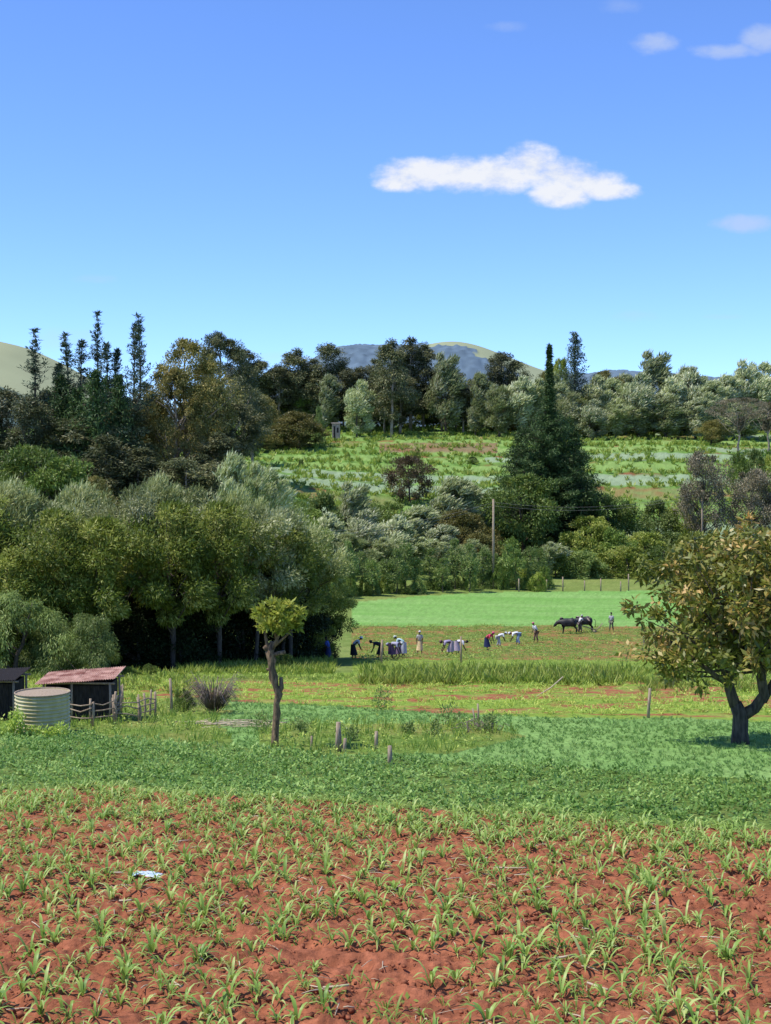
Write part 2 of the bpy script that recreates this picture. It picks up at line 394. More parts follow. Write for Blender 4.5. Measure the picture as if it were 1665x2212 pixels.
a = Acc(); Ps, us_, vs_ = pts_in([1], 9, 30, 2.6)
for p in Ps:
    az = rng.random()*6.28; l = .05+.32*rng.random()**2; dz = .04*rng.random()
    d = np.array([math.cos(az)*l, math.sin(az)*l, dz]); q = p+[0, 0, .06]
    tube(a, [q-d/2, q+d*.1+[0, 0, .01], q+d/2], .003+.006*rng.random(), 4)
link('straw_litter', a.mesh('straw_litter', [straw]))
bp_ = [leafy_plant(14, .13, .17, .11, .07, 1.6) for _ in range(8)]
a = Acc(); Pb, _, _ = pts_in([2], 24, 56, 17); scatter(a, bp_, Pb, .5+.6*rng.random(len(Pb)), tshift=(fbm(Pb[:, 0]/1.5, Pb[:, 1]/1.5, 71, 3)-.5)*.8)
link('bean_crop', a.mesh('bean_crop', [M_bean]))
tp = [tuft(9, .15, .024, .9) for _ in range(7)]
a = Acc(); Po, _, _ = pts_in([3], 30, 68, 17); scatter(a, tp, Po, .5+.6*rng.random(len(Po)), tshift=(fbm(Po[:, 0]/2, Po[:, 1]/2, 72, 3)-.5)*.8)
link('oat_grass', a.mesh('oat_grass', [M_oat]))
a = Acc(); wp = [leafy_plant(14, .16, .28, .12, .06) for _ in range(4)]+[tuft(10, .35, .03, .5) for _ in range(4)]
Pq, _, _ = pts_in([4], 40, 90, 6.5); scatter(a, wp, Pq, .4+1.0*rng.random(len(Pq))**2)
link('roadside_weeds', a.mesh('roadside_weeds', [M_weed]))
a = Acc(); cp = [strip_plant(7, .42, .1, .06, 1.1, 1.2, 2) for _ in range(5)]+[leafy_plant(10, .2, .25, .16, .09) for _ in range(3)]
Pq, _, _ = pts_in([5], 55, 90, 5.0); kk = vnoise(Pq[:, 0]*.22, Pq[:, 1]*.9, 9)+.35*(rng.random(len(Pq))-.5) < .54
scatter(a, cp, Pq[kk], .5+.5*rng.random(kk.sum()))
link('vegetable_crop', a.mesh('vegetable_crop', [M_strip]))
a = Acc(); tc_ = [tuft(12, .75, .09, .8) for _ in range(6)]
Pq, uq, vq = pts_in([6, 5, 4], 74, 110, 2.8); kk = ((uq > 770+30*rng.random(len(uq))) & (uq < 1380) & (vq > 1452) & (vq < 1482))
scatter(a, tc_, Pq[kk], .6+.6*rng.random(kk.sum()))
Pq, uq, vq = pts_in([6, 9, 7, 5], 85, 110, 3.5); kk = ((uq > 385) & (uq < 720) & (vq > 1424) & (vq < 1458))
scatter(a, tc_, Pq[kk], .5+.4*rng.random(kk.sum()))
Pq, uq, vq = pts_in([5, 6], 60, 95, 1.6); kk = ((uq > 1380) & (vq > 1450) & (vq < 1500)) | ((uq < 420) & (vq > 1450) & (vq < 1500))
scatter(a, tc_, Pq[kk], .4+.4*rng.random(kk.sum()))
link('tall_corn', a.mesh('tall_corn', [M_strip]))
a = Acc(); Pq, uq, vq = pts_in([6], 88, 112, 3.0); scatter(a, cp, Pq, .5+.4*rng.random(len(Pq)))
Pq, uq, vq = pts_in([7], 105, 160, 2.4); kk = fbm(Pq[:, 0]/2.5, Pq[:, 1]/1.2, 12, 4) < .58
scatter(a, cp[5:], Pq[kk], .7+.7*rng.random(kk.sum()))
link('potato_crop', a.mesh('potato_crop', [M_weed]))
a = Acc(); tg = [tuft(10, 1.1, .3, .9) for _ in range(6)]
Pq, uq, vq = pts_in([10], 264, 460, .5, 350, 2000); band = (Pq[:, 1]+6*(fbm(Pq[:, 0]/40., Pq[:, 1]/200., 21, 2)-.5)-.04*Pq[:, 0]); f = (band/17.) % 1
kk = (f > .07) & (f < .26) | (rng.random(len(Pq)) < .14)
scatter(a, tg, Pq[kk], .6+.9*rng.random(kk.sum()))
link('terrace_grass', a.mesh('terrace_grass', [M_strip]))

# ---------------------------------------------------------------- trees
def env(shape, t):
    if shape == 'round': return np.sqrt(np.clip(1-(2*t-1)**2, 0, 1))**.85
    if shape == 'tall': return np.clip(np.sin(np.pi*np.clip(t, 0.02, 1)**.75), 0, 1)**.6
    if shape == 'top': return np.clip(np.sin(np.pi*np.clip(t, 0.02, 1)**1.5), 0, 1)**.6
    if shape == 'dome': return np.sqrt(np.clip(1-t**2.2, 0, 1))
    if shape == 'umb': return np.clip(1-((t-.7)/.35)**2, .05, 1)
    return np.ones_like(t)
def gen_tree(name, seed, Ht, R, base=.12, shape='round', n_cl=90, lpc=110, cr=1.0, ll=.35, lw=.15, flat=.75, droop=.1, bias=(0,0,0), leaf=None, bk=None, tr=.25, lump=.3, lean=(0,0), limbs=14, inner=.45, jit=.5):
    a = Acc(); bk = bk or bark
    t = rng.random(n_cl)**.9; az = rng.random(n_cl)*2*np.pi
    lum = 1+lump*2*(vnoise(az/6.283*5+seed*3.1, t*4, seed)-.5)
    rad = R*env(shape, t)*lum*(inner+(1-inner)*rng.random(n_cl)**.5)
    z0 = base*Ht
    C = np.stack([np.cos(az)*rad+lean[0]*t*Ht, np.sin(az)*rad+lean[1]*t*Ht, z0+(Ht-z0)*t*.96], 1)
    crr = cr*(.45+1.0*rng.random(n_cl))*np.clip(.55+.6*env(shape, t), .35, 1.1)
    cent = np.array([0, 0, z0+(Ht-z0)*.4])
    clump_leaves(a, C, crr, lpc, ll, lw, flat, droop, bias, 1, cent=cent, jit=jit)
    top = Ht*.88; k = 9; zz = np.linspace(-.4, top, k); wob = np.cumsum(rng.normal(size=(k, 2))*R*.035, 0)
    tp_ = np.stack([wob[:, 0]+lean[0]*np.clip(zz, 0, None), wob[:, 1]+lean[1]*np.clip(zz, 0, None), zz], 1)
    tube(a, tp_, np.linspace(tr*1.15, tr*.15, k), 8, m=0, rough=.25)
    for i in rng.choice(n_cl, min(limbs, n_cl), replace=False):
        c = C[i]; zb = max(z0*.6, c[2]-(.3+.5*rng.random())*np.hypot(c[0], c[1])-.08*Ht)
        b0 = np.array([np.interp(zb, zz, tp_[:, 0]), np.interp(zb, zz, tp_[:, 1]), zb])
        mid = (b0+c)/2+np.array([0, 0, -.08*np.linalg.norm(c-b0)])+rng.normal(size=3)*.08*R
        rr = tr*.45*(1-zb/Ht*.6)
        tube(a, [b0, mid, c], [rr, rr*.6, rr*.2], 5, m=0)
    me = a.mesh(name, [bk, leaf])
    return dict(me=me, H=Ht, R=R)
def gen_spire(name, Ht, leaders, leaf, body=.5, rr=.8):
    a = Acc(); tube(a, [[0,0,-.4],[0,0,Ht*.3],[0,0,Ht*.5]], [.4,.25,.06], 7)
    for (dx, dy, top) in leaders:
        tt = np.linspace(0, 1, 8); wob = rng.normal()*.15
        tube(a, np.stack([dx*np.minimum(1, .3+tt*2)+wob*np.sin(tt*3), dy*np.minimum(1, .3+tt*2), Ht*(.32+(top-.32)*tt)], 1), np.linspace(.12, .015, 8), 5)
        Cs = []; rs = []
        for i in range(100):
            t = rng.random()**1.0*.99; z = Ht*(.34+(top-.34)*t); az = rng.random()*6.28; L = rr*2.3*(1-t)**1.0*(.25+.9*rng.random())+.08
            bx = dx*min(1, .3+t*2)+wob*math.sin(t*3); by = dy*min(1, .3+t*2)
            p1 = np.array([bx+math.cos(az)*L*.75, by+math.sin(az)*L*.75, z+L*.30]); p2 = np.array([bx+math.cos(az)*L, by+math.sin(az)*L, z+L*.95])
            tube(a, [[bx, by, z], p1, p2], [.035, .025, .01], 3)
            for s_ in np.linspace(.2, 1, max(2, int(L/.28))): Cs.append((1-s_)*np.array([bx, by, z])+s_*(p1*(1-s_)+p2*s_)); rs.append(.07+.20*(1-t))
        Cs = np.array(Cs); clump_leaves(a, Cs, np.array(rs), 10, .36, .08, 1.5, -1.0, (0,0,0), 1, jit=.35)
    n = 80; t = rng.random(n); az = rng.random(n)*6.28; rad = rr*3.8*(1-t*.85)*(.3+.8*rng.random(n))
    C = np.stack([np.cos(az)*rad, np.sin(az)*rad, Ht*(.03+body*t)], 1)
    clump_leaves(a, C, 1.1, 110, .5, .13, .9, -.4, (0,0,0), 1)
    return dict(me=a.mesh(name, [bark, leaf]), H=Ht, R=rr*4)
def gen_conifer(name, Ht, R, leaf, tiers=26, start=.06, power=.8, upc=.1, leader=0., per=9, crs=1.0, lpc=34, irr=.5, lfrac=.13):
    a = Acc(); tube(a, [[0,0,-.4],[0,0,Ht*.5],[0,0,Ht*.99]], [Ht*.016,Ht*.008,.03], 7)
    Cs = []; rs = []
    for i in range(tiers):
        t = start+(1-start)*(i/tiers)**.95
        main = t < 1-leader
        if main: rad = R*max(0., (1-t/(1-leader)))**power + lfrac*.8*R*(leader > 0)
        else: rad = R*lfrac*(1-t)/max(leader, .1)
        rad = max(rad, .12)
        nb = max(3, int(per*(1-t*.6))); off = rng.random()*6.28
        for j in range(nb):
            az = off+j/nb*6.28+rng.normal()*.2; L = rad*(1-irr+irr*1.6*rng.random()); z = Ht*t+rng.normal()*Ht*.012
            tube(a, [[0,0,z],[math.cos(az)*L,math.sin(az)*L,z+upc*L]], [.06,.02], 4)
            q = max(2, int(L/.7))
            for s in np.linspace(.25, 1, q):
                Cs.append([math.cos(az)*L*s, math.sin(az)*L*s, z+upc*L*s-.12*L*s*(1-s)]); rs.append(min(.95*(1.2-s*.5), .10+.40*rad))
    clump_leaves(a, np.array(Cs), np.array(rs)*crs, lpc, .48, .14, .55, .1, (0,0,0), 1)
    return dict(me=a.mesh(name, [bark, leaf]), H=Ht, R=R)

ACA = [gen_tree('acacia%d' % i, 11+i, 12, 4.2, [.12,.30,.36][i], ['round','top','top'][i], [70,58,55][i], 330, 1.3, .38, .11, .5, .25, (.25,0,.1), [M_acacia, M_acacia, M_acpale][i], bark, .22, .7, inner=.45, limbs=30) for i in range(3)]
SHADE_FILL = [gen_tree('grove_shade_fill%d' % i, 21+i, 9, 4.2, .0, 'round', 60, 170, 1.3, .42, .16, .7, .25, (0,0,0), M_shade_paint, bark, .2, .4, inner=.3, limbs=16) for i in range(1)]  # filler tree whose leaves carry the grove's painted shade
ACAB = [gen_tree('acaciab%d' % i, 31+i, 12, 4.2, .30, 'top', 60, 280, 1.1, .46, .10, .7, .1, (.6,0,.5), [M_acpale, M_grev][i], bark, .22, .7, inner=.4, limbs=24) for i in range(2)]
EUC = [gen_tree('euc%d' % i, 51+i, 28, 4.3, [.22,.3,.2,.32][i], ['tall','top','tall','top'][i], 60, 180, 1.6, .66, .22, .9, .5, (0,0,0), M_euc, bark_pale, .34, .7, inner=.3, limbs=20) for i in range(4)]
BIG = [gen_tree('bigr%d' % i, 71+i, 27, 9.2, .12, 'tall', 140, 270, 1.9, .52, .19, .65, .35, (0,0,0), M_round if i == 0 else M_euc, bark_pale, .7, .45, inner=.5, limbs=40) for i in range(2)]
GRE = [gen_tree('gre%d' % i, 91+i, 16, 4.4, .12, ['tall','round','tall','top'][i], 44, 190, 1.25, 1.0, .22, .9, -.3, (.9,0,.45), M_grev, bark, .28, .75, (.05,0), inner=.3, limbs=18, jit=.35) for i in range(4)]
BSH = [gen_tree('bush%d' % i, 111+i, 5, 3.4, .0, 'dome', 50, 140, .85, .34, .15, .8, .0, (0,0,0), [M_bush, M_acacia, M_pepper][i], bark, .12, .45, inner=.4) for i in range(3)]
BROAD = [gen_tree('broad%d' % i, 131+i, 13, 5.4, .1, 'round', 66, 210, 1.4, .5, .2, .65, .1, (0,0,0), [M_bush, M_acacia, M_round][i], bark, .3, .6, inner=.45) for i in range(3)]
PEP = [gen_tree('pep%d' % i, 151+i, 5.5, 3.1, .02, 'dome', 62, 250, .75, .26, .05, .9, 1.2, (0,0,0), M_pepper, bark, .15, .6) for i in range(2)]
THIN = [gen_tree('thin%d' % i, 171+i, 7, 1.25, .3, 'tall', 22, 60, .6, .4, .14, .9, 0, (.2,0,0), M_pepper, bark, .09, .5) for i in range(2)]
REDT = gen_tree('redt', 181, 9, 3.6, .12, 'round', 60, 140, 1.0, .4, .16, .8, 0, (0,0,0), M_red, bark, .2, .35)
GRAYT = gen_tree('grayt', 183, 11, 4.2, .2, 'round', 70, 190, 1.1, .32, .13, .7, .1, (0,0,0), M_gray, bark, .22, .5, limbs=36)
UMB = gen_tree('umb', 185, 13, 6.2, .45, 'umb', 70, 150, 1.1, .35, .14, .3, 0, (0,0,0), M_gray, bark_pale, .28, .4, limbs=45)
SP = [gen_spire('spire0', 25, [(-2.4,0,.91),(.3,.5,.86),(2.6,-.6,.99)], M_spire), gen_spire('spire1', 25, [(-2.2,.3,.99),(.8,0,.93),(-.6,.4,.80)], M_spire)]
CYP = gen_conifer('cypress', 36, 9.0, M_con, 50, .03, .52, .14, .34, 13, irr=.6, lfrac=.10)
PAG = gen_conifer('pagoda', 18, 3.2, M_spire, 13, .38, .6, .25, 0, 8, 1.0, 34, .3)
PINE = gen_conifer('pine', 14, 4.0, M_con, 24, .06, .7, .15, .0, 8, .9, 30, .6)

def put(name, proto, u, d, vtop, wpx=None, parent=None, rot=None, sink=0.2):
    x, y, z = at(u, d); ztop = (CV-vtop)/F*d; hgt = max(.8, ztop-z)
    sz = hgt/proto['H']; sx = sz if wpx is None else (wpx/F*d/2)/proto['R']
    rot = rng.random()*6.28 if rot is None else rot
    return link(name, proto['me'], parent, (x, y, z-sink), (0, 0, rot), (sx, sx, sz))
ch = lambda L: L[rng.integers(0, len(L))]

# grove on the left
for (u, d, vt, w, p) in [(-60,92,1050,240,ACA[1]),(15,95,1055,180,ACAB[0]),(75,97,1070,190,ACA[2]),(120,90,1095,210,ACA[1]),(165,104,1060,180,ACAB[0]),(215,90,1112,200,ACA[1]),(290,97,1048,190,ACA[2]),(335,101,1044,150,ACAB[0]),
                         (370,92,1080,220,ACA[1]),(415,101,1048,170,ACA[2]),(470,94,1080,200,ACA[1]),(510,102,1070,150,ACAB[0]),(550,98,1085,180,ACA[2]),(600,101,1105,160,ACAB[1]),(625,100,1132,170,ACA[1]),(662,106,1145,140,ACAB[0]),(695,107,1200,110,ACA[0]),
                         (20,88,1190,190,ACA[1]),(150,89,1215,160,ACA[1])]:
    put('acacia_tree', p, u, d, vt, w, rot=rng.normal()*.5)
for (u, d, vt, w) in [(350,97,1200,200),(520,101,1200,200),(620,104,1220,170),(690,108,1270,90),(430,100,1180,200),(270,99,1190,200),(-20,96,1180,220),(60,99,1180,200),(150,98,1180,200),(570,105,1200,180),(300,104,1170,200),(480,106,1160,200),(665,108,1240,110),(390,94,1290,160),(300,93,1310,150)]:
    put('acacia_tree', SHADE_FILL[0], u, d, vt, w)  # dark fillers added to blacken the underside of the grove
for (u, d, vt, w) in [(30,84,1272,230),(190,83,1318,150),(110,86,1330,140),(-70,84,1285,200)]:
    put('pepper_tree', ch(PEP), u, d, vt, w)
# woodland behind the grove
G = empty('distant_trees')
for (u, d, vt, w) in [(-60,235,850,130),(5,240,832,100),(55,230,850,100),(100,245,835,100),(180,232,900,130),(250,236,880,130),(230,225,930,130)]:
    put('eucalyptus', ch(EUC), u, d, vt, w, G)
put('cypress_tree', SP[0], 215, 238, 676, 210, rot=0); put('cypress_tree', SP[1], 150, 242, 706, 210, rot=.3); put('cypress_tree', SP[1], 270, 246, 668, 170, rot=.2)
put('cypress_tree', PINE, 130, 236, 800, 140); put('cypress_tree', PINE, 205, 230, 790, 160); put('cypress_tree', PINE, 255, 234, 800, 130); put('cypress_tree', PINE, 165, 234, 830, 150)
put('eucalyptus_tree', BIG[0], 400, 250, 724, 205, rot=0); put('eucalyptus_tree', BIG[1], 468, 285, 712, 170); put('eucalyptus_tree', BIG[1], 335, 262, 850, 110)
put('eucalyptus_tree', BIG[0], 380, 244, 790, 160, rot=2.0)
put('yellow_bush', BIG[0], 208, 190, 1022, 105, G); 
for (u, d, vt, w) in [(450,262,840,120),(500,270,860,110),(545,330,835,80),(300,228,960,140),(60,215,960,160),(140,215,985,130),(400,225,985,140),(-40,220,970,150),(470,240,930,110)]:
    put('eucalyptus', ch(EUC+BROAD[:1]), u, d, vt, w, G)
# eucalyptus line
for (u, d, vt, w) in [(520,430,750,80),(560,430,775,70),(600,430,785,70),(640,435,750,80),(675,435,770,70),(705,430,738,75),(740,440,785,60),(775,425,790,70),(810,430,770,70),(845,402,730,80),(885,428,722,85),
                      (915,430,738,70),(950,425,790,70),(985,430,800,60),(1015,425,815,60),(1085,440,757,70),(1110,440,775,60),(860,415,800,80),(795,418,830,70),(830,415,790,60),(1000,415,835,60),(650,440,800,100),(580,440,800,90),(610,438,790,90),(1060,436,800,60),(540,432,780,70),(690,432,800,70),(760,432,800,60),(870,432,760,80)]:
    put('eucalyptus', ch(EUC), u, d, vt, w, G)
for (u, d, vt, w) in [(700,420,812,60),(770,405,825,60),(960,415,762,75),(1025,410,808,60),(1075,405,830,70),(1120,405,815,80),(1155,410,820,70),(1200,412,830,60),(1230,405,870,60),(1275,400,865,60),(1310,415,820,70),
                      (1345,412,830,60),(1375,405,810,80),(1410,425,758,90),(1450,415,815,80),(1490,415,795,80),(1525,405,825,80),(1560,420,812,80),(1605,425,778,80),(1640,425,788,80),(1690,420,800,90),(1735,420,805,90),
                      (1380,402,870,70),(1540,405,880,70),(1800,420,800,90),(1225,408,850,70),(1180,425,805,70),(1470,425,795,70),(1340,430,810,70),(1280,425,815,70),(1435,402,850,80),(1500,400,860,80),(1330,400,875,70),(1600,402,870,80)]:
    put('grevillea', ch(GRE), u, d, vt, w, G, rot=rng.normal()*.5)
for (u, d, vt, w) in [(560,385,850,80),(640,372,888,110),(600,375,915,90),(560,365,930,80),(520,355,945,80),(660,378,910,70),(1300,430,800,70),(1330,430,815,60),(1430,430,855,90),(1480,425,850,90),(1180,425,800,60),(1210,432,770,45),(1340,425,850,90),(1260,425,845,90),(1100,428,865,100),(1150,430,870,100),
                      (1400,435,880,110),(1460,435,870,110),(1520,435,880,110),(1600,435,870,120),(1665,435,870,120),(1290,432,880,90),(1540,385,905,70)]:
    put('broadleaf', ch(BROAD), u, d, vt, w, G)
for u in range(510, 1720, 34):     # understory that closes the far tree line
    put('understory', ch(BROAD[:2]+BROAD[:1]), u+rng.normal()*8, 446+rng.normal()*5, 850+rng.normal()*15, 75, G)
put('pine_tree', PAG, 1241, 415, 712, 76)
put('acacia_tree', UMB, 1600, 360, 858, 120); put('acacia_tree', UMB, 1655, 370, 866, 100)
for (u, d, vt, w) in [(1595,310,975,50),(1630,310,972,60),(1660,310,985,50),(1020,345,985,30),(688,385,880,25),(750,350,975,12),(900,352,965,14),(1380,345,985,14),(650,330,990,14)]:
    put('bush', ch(BSH), u, d, vt, w, G)
# middle distance
put('cypress_tree', CYP, 1186, 250, 742, 240, rot=0.4); put('cypress_tree', PINE, 1125, 254, 915, 130); put('cypress_tree', PINE, 1240, 254, 925, 130)
put('cypress_tree', PINE, 1150, 246, 970, 140); put('cypress_tree', PINE, 1230, 246, 985, 150); put('cypress_tree', PINE, 1200, 253, 880, 120)
put('broadleaf_tree', BROAD[0], 1135, 238, 1022, 150); put('red_leaf_tree', REDT, 886, 285, 985, 90)
put('broadleaf_tree', GRAYT, 1520, 250, 972, 110); put('broadleaf_tree', GRAYT, 1622, 252, 1010, 110); put('broadleaf_tree', GRAYT, 1700, 252, 1010, 120)
for (u, d, vt, w, p) in [(490,205,985,90,GRE),(540,205,1005,100,GRE),(575,215,1010,70,GRE),(620,225,1075,120,BROAD),(700,228,1068,130,BSH),(770,232,1070,120,BSH),(760,228,1040,90,GRE),(830,235,1082,120,BROAD),
                         (960,238,1035,130,GRE),(1000,240,1045,80,GRE),(930,240,1080,110,GRE),(1050,246,1080,110,BSH),(890,232,1095,110,GRE),(1000,232,1100,120,BROAD),(950,225,1135,90,GRE),(850,222,1115,90,GRE),(780,220,1105,90,GRE),
                         (700,215,1110,90,GRE),(660,212,1120,100,BROAD),(740,210,1150,90,GRE),(820,214,1160,80,GRE),(1040,226,1150,90,BROAD),(1100,228,1160,90,BSH),(1010,222,1165,60,GRE),(900,222,1160,80,GRE),
                         (1300,248,1065,110,BROAD),(1350,252,1085,100,BSH),(1270,240,1110,100,BROAD),(1240,232,1150,100,BSH),(1320,236,1140,120,BSH),(1390,238,1150,120,BSH),(1450,240,1150,120,BSH),(1420,258,1082,110,BSH),(1480,256,1085,90,BSH),
                         (1200,226,1190,90,BSH),(1260,226,1190,100,BSH),(1350,228,1180,120,BSH),(1420,228,1180,120,BSH),(1500,232,1150,110,BSH),(1560,238,1145,110,BSH),(1640,240,1140,120,BSH),(1710,240,1140,120,BSH),(1180,224,1170,60,GRE)]:
    put('hedge_tree', ch(p), u, d, vt, w, G, rot=rng.normal()*.6 if p is GRE else None)
# hedge along the far side of the green field
HG = empty('hedge')
for i, u in enumerate(np.arange(700, 1180, 13)):
    d = np.interp(u, [700, 900, 1060, 1180], [188, 199, 207, 209])
    put('hedge_bush', ch(BSH), u+rng.normal()*4, d+rng.normal()*1.5, 1258-(u-700)*.05+rng.normal()*12, 24+12*rng.random(), HG)
    if i % 2 == 0: put('young_tree', ch(THIN), u+rng.normal()*5, d+rng.normal()*2.5, 1188+rng.normal()*14, 32, HG)
for u in np.arange(1120, 1180, 14): put('hedge_bush', ch(BSH), u, 212, 1225, 30, HG)
for (u, d, vt, w) in [(265,84,1440,60),(225,82,1445,50),(320,86,1435,50),(395,57,1478,45),(610,92,1405,50)]:
    put('bush', BSH[0], u, d, vt, w)

# ---- big spreading tree on the right
def blob_crown(a, blobs, ncl, cr, lpc, ll, lw, m, **kw):
    Cs = []
    for (x, y, z, r) in blobs:
        n = int(ncl*r*r); d = nrm(rng.normal(size=(n, 3))); Cs.append(np.array([x, y, z])+d*r*(.55+.55*rng.random((n, 1))))
    C = np.concatenate(Cs); clump_leaves(a, C, cr*(.5+1.0*rng.random(len(C))), lpc, ll, lw, .7, m=m, **kw)
    return C
a = Acc(); s = 1/68.2
def q(u, v, y=0.): return [(u-1598)*s, y, (1607-v)*s]
bl = []
for (u, v, r) in [(1425,1250,50),(1490,1222,54),(1565,1205,52),(1640,1195,72),(1730,1205,80),(1398,1325,44),(1465,1305,54),(1540,1290,64),(1620,1300,72),(1700,1310,85),(1790,1290,70),(1402,1400,38),(1455,1400,42),(1525,1375,52),(1600,1380,54),(1680,1390,58),(1422,1450,32),(1470,1445,32),(1760,1390,70),(1540,1430,28),(1800,1360,60),(1442,1474,20)]:
    X = q(u, v); R_ = r*s
    bl.append((X[0], rng.normal()*.4, X[2], R_))
    if 1440 < u < 1780: bl.append((X[0]*.9, -1.35, X[2]-.1, R_*.82)); bl.append((X[0]*.9, 1.45, X[2], R_*.95))
    if 1520 < u < 1720: bl.append((X[0]*.8, -2.3, X[2]-.35, R_*.65)); bl.append((X[0]*.8, 2.5, X[2]-.2, R_*.75))
C = blob_crown(a, bl, 14, .29, 42, .24, .105, 1, droop=.05, jit=.6)
for pts, rr in [([q(1600,1615),q(1597,1580),q(1600,1545),q(1588,1520)], [.33,.25,.24,.2]), ([q(1588,1525),q(1578,1490,.1),q(1572,1455,.1),q(1540,1400,.2),q(1500,1330,.3)], [.2,.16,.15,.12,.06]),
                ([q(1600,1548),q(1630,1530),q(1648,1500,-.1),q(1640,1460,-.2),q(1655,1400,-.2),q(1650,1300)], [.2,.19,.17,.16,.12,.05]), ([q(1648,1515),q(1690,1450,.3),q(1740,1370,.4)], [.13,.11,.05]),
                ([q(1574,1465),q(1545,1460,-.3),q(1490,1420,-.5),q(1440,1380,-.3)], [.1,.08,.07,.04]), ([q(1575,1470,.1),q(1600,1420,.6),q(1590,1330,.9)], [.11,.09,.04]), ([q(1643,1470,-.2),q(1610,1400,-1),q(1570,1320,-1.3)], [.1,.08,.04]), ([q(1572,1480),q(1550,1468,.1),q(1538,1462,.1)],[.06,.05,.03])]:
    tube(a, pts, rr, 9, m=0, rough=.2)
for i in rng.choice(len(C), 60, replace=False):
    c = C[i]; b0 = np.array(q(1580+rng.random()*70, 1420+rng.random()*30)); tube(a, [b0, (b0+c)/2+[0, 0, -.1], c], [.05, .035, .012], 5, m=0)
x, y, z = at(1598, 44); link('loquat_tree', a.mesh('loquat_tree', [bark, M_loq]), None, (x, y, z))
# ---- lopped tree
a = Acc(); s = 1/69.7
def q(u, v, y=0.): return [(u-593)*s, y, (1612-v)*s]
tube(a, [q(593,1620),q(594,1595),q(595,1570),q(598,1540),q(596,1520),q(601,1500),q(594,1480),q(590,1462),q(586,1440),q(588,1425),q(582,1408),q(588,1385)], [.135,.11,.10,.125,.10,.13,.10,.14,.10,.15,.13,.08], 10, rough=.45)
for pts, rr in [([q(600,1502),q(608,1484),q(606,1462)], [.08,.08,.06]), ([q(584,1420),q(577,1395),q(572,1370),q(566,1335)], [.08,.06,.04,.02]), ([q(588,1400),q(600,1375),q(604,1340)], [.07,.04,.02]),
                ([q(585,1414),q(602,1410),q(616,1408)], [.08,.06,.07]), ([q(592,1395),q(620,1370),q(636,1345)], [.05,.03,.02]), ([q(590,1455),q(580,1444),q(576,1446)], [.08,.06,.06]), ([q(596,1380),q(590,1345),q(595,1320)],[.04,.03,.02]),([q(584,1405),q(574,1398),q(570,1394)],[.09,.08,.07])]:
    tube(a, pts, rr, 7, rough=.35)
blob_crown(a, [(q(u, v)[0], yy, q(u, v)[2], r*s) for (u, v, r, yy) in [(570,1318,20,0),(596,1318,22,.2),(636,1322,20,0),(580,1352,18,-.2),(618,1352,18,-.1),(564,1342,12,.1),(596,1385,8,0),(643,1345,12,.1),(605,1335,22,-.3),(588,1308,10,0),(622,1308,12,.1),(578,1382,8,.1)]], 75, .14, 34, .21, .085, 1, jit=.7, bias=(0,0,.3))
x, y, z = at(593, 43.2); link('pollarded_tree', a.mesh('pollarded_tree', [bark_lop, M_lop]), None, (x, y, z))

# ---------------------------------------------------------------- built things
rust = noisy('rusty_sheet', (.24,.09,.055), (.62,.38,.28), 2.2, .75, .2)
tin = noisy('tin_sheet', (.25,.22,.20), (.45,.40,.36), 3, .6, .1)
tankm = noisy('tank_metal', (.40,.34,.15), (.60,.53,.29), 2.2, .6, .05, stretch=(1,1,.4), metal=.1)
def corr_sheet(acc, x0, x1, y0, y1, z00, z10, z01, z11, amp=.018, wl=.09, m=0, th=.006):
    nx = int((x1-x0)/wl*6); ny = 5
    xs = np.linspace(x0, x1, nx); ysn = np.linspace(y0, y1, ny)
    X, Y = np.meshgrid(xs, ysn); fx = (X-x0)/(x1-x0); fy = (Y-y0)/(y1-y0)
    Z = (z00*(1-fx)+z10*fx)*(1-fy)+(z01*(1-fx)+z11*fx)*fy+amp*np.sin(X/wl*2*np.pi)
    for dz in (0, -th):
        V = np.stack([X, Y, Z+dz], -1).reshape(-1, 3)
        i = np.arange(ny-1)[:, None]*nx; j = np.arange(nx-1)[None, :]
        acc.add(V, np.stack([i+j, i+j+1, i+nx+j+1, i+nx+j], -1).reshape(-1, 4), .5, m)
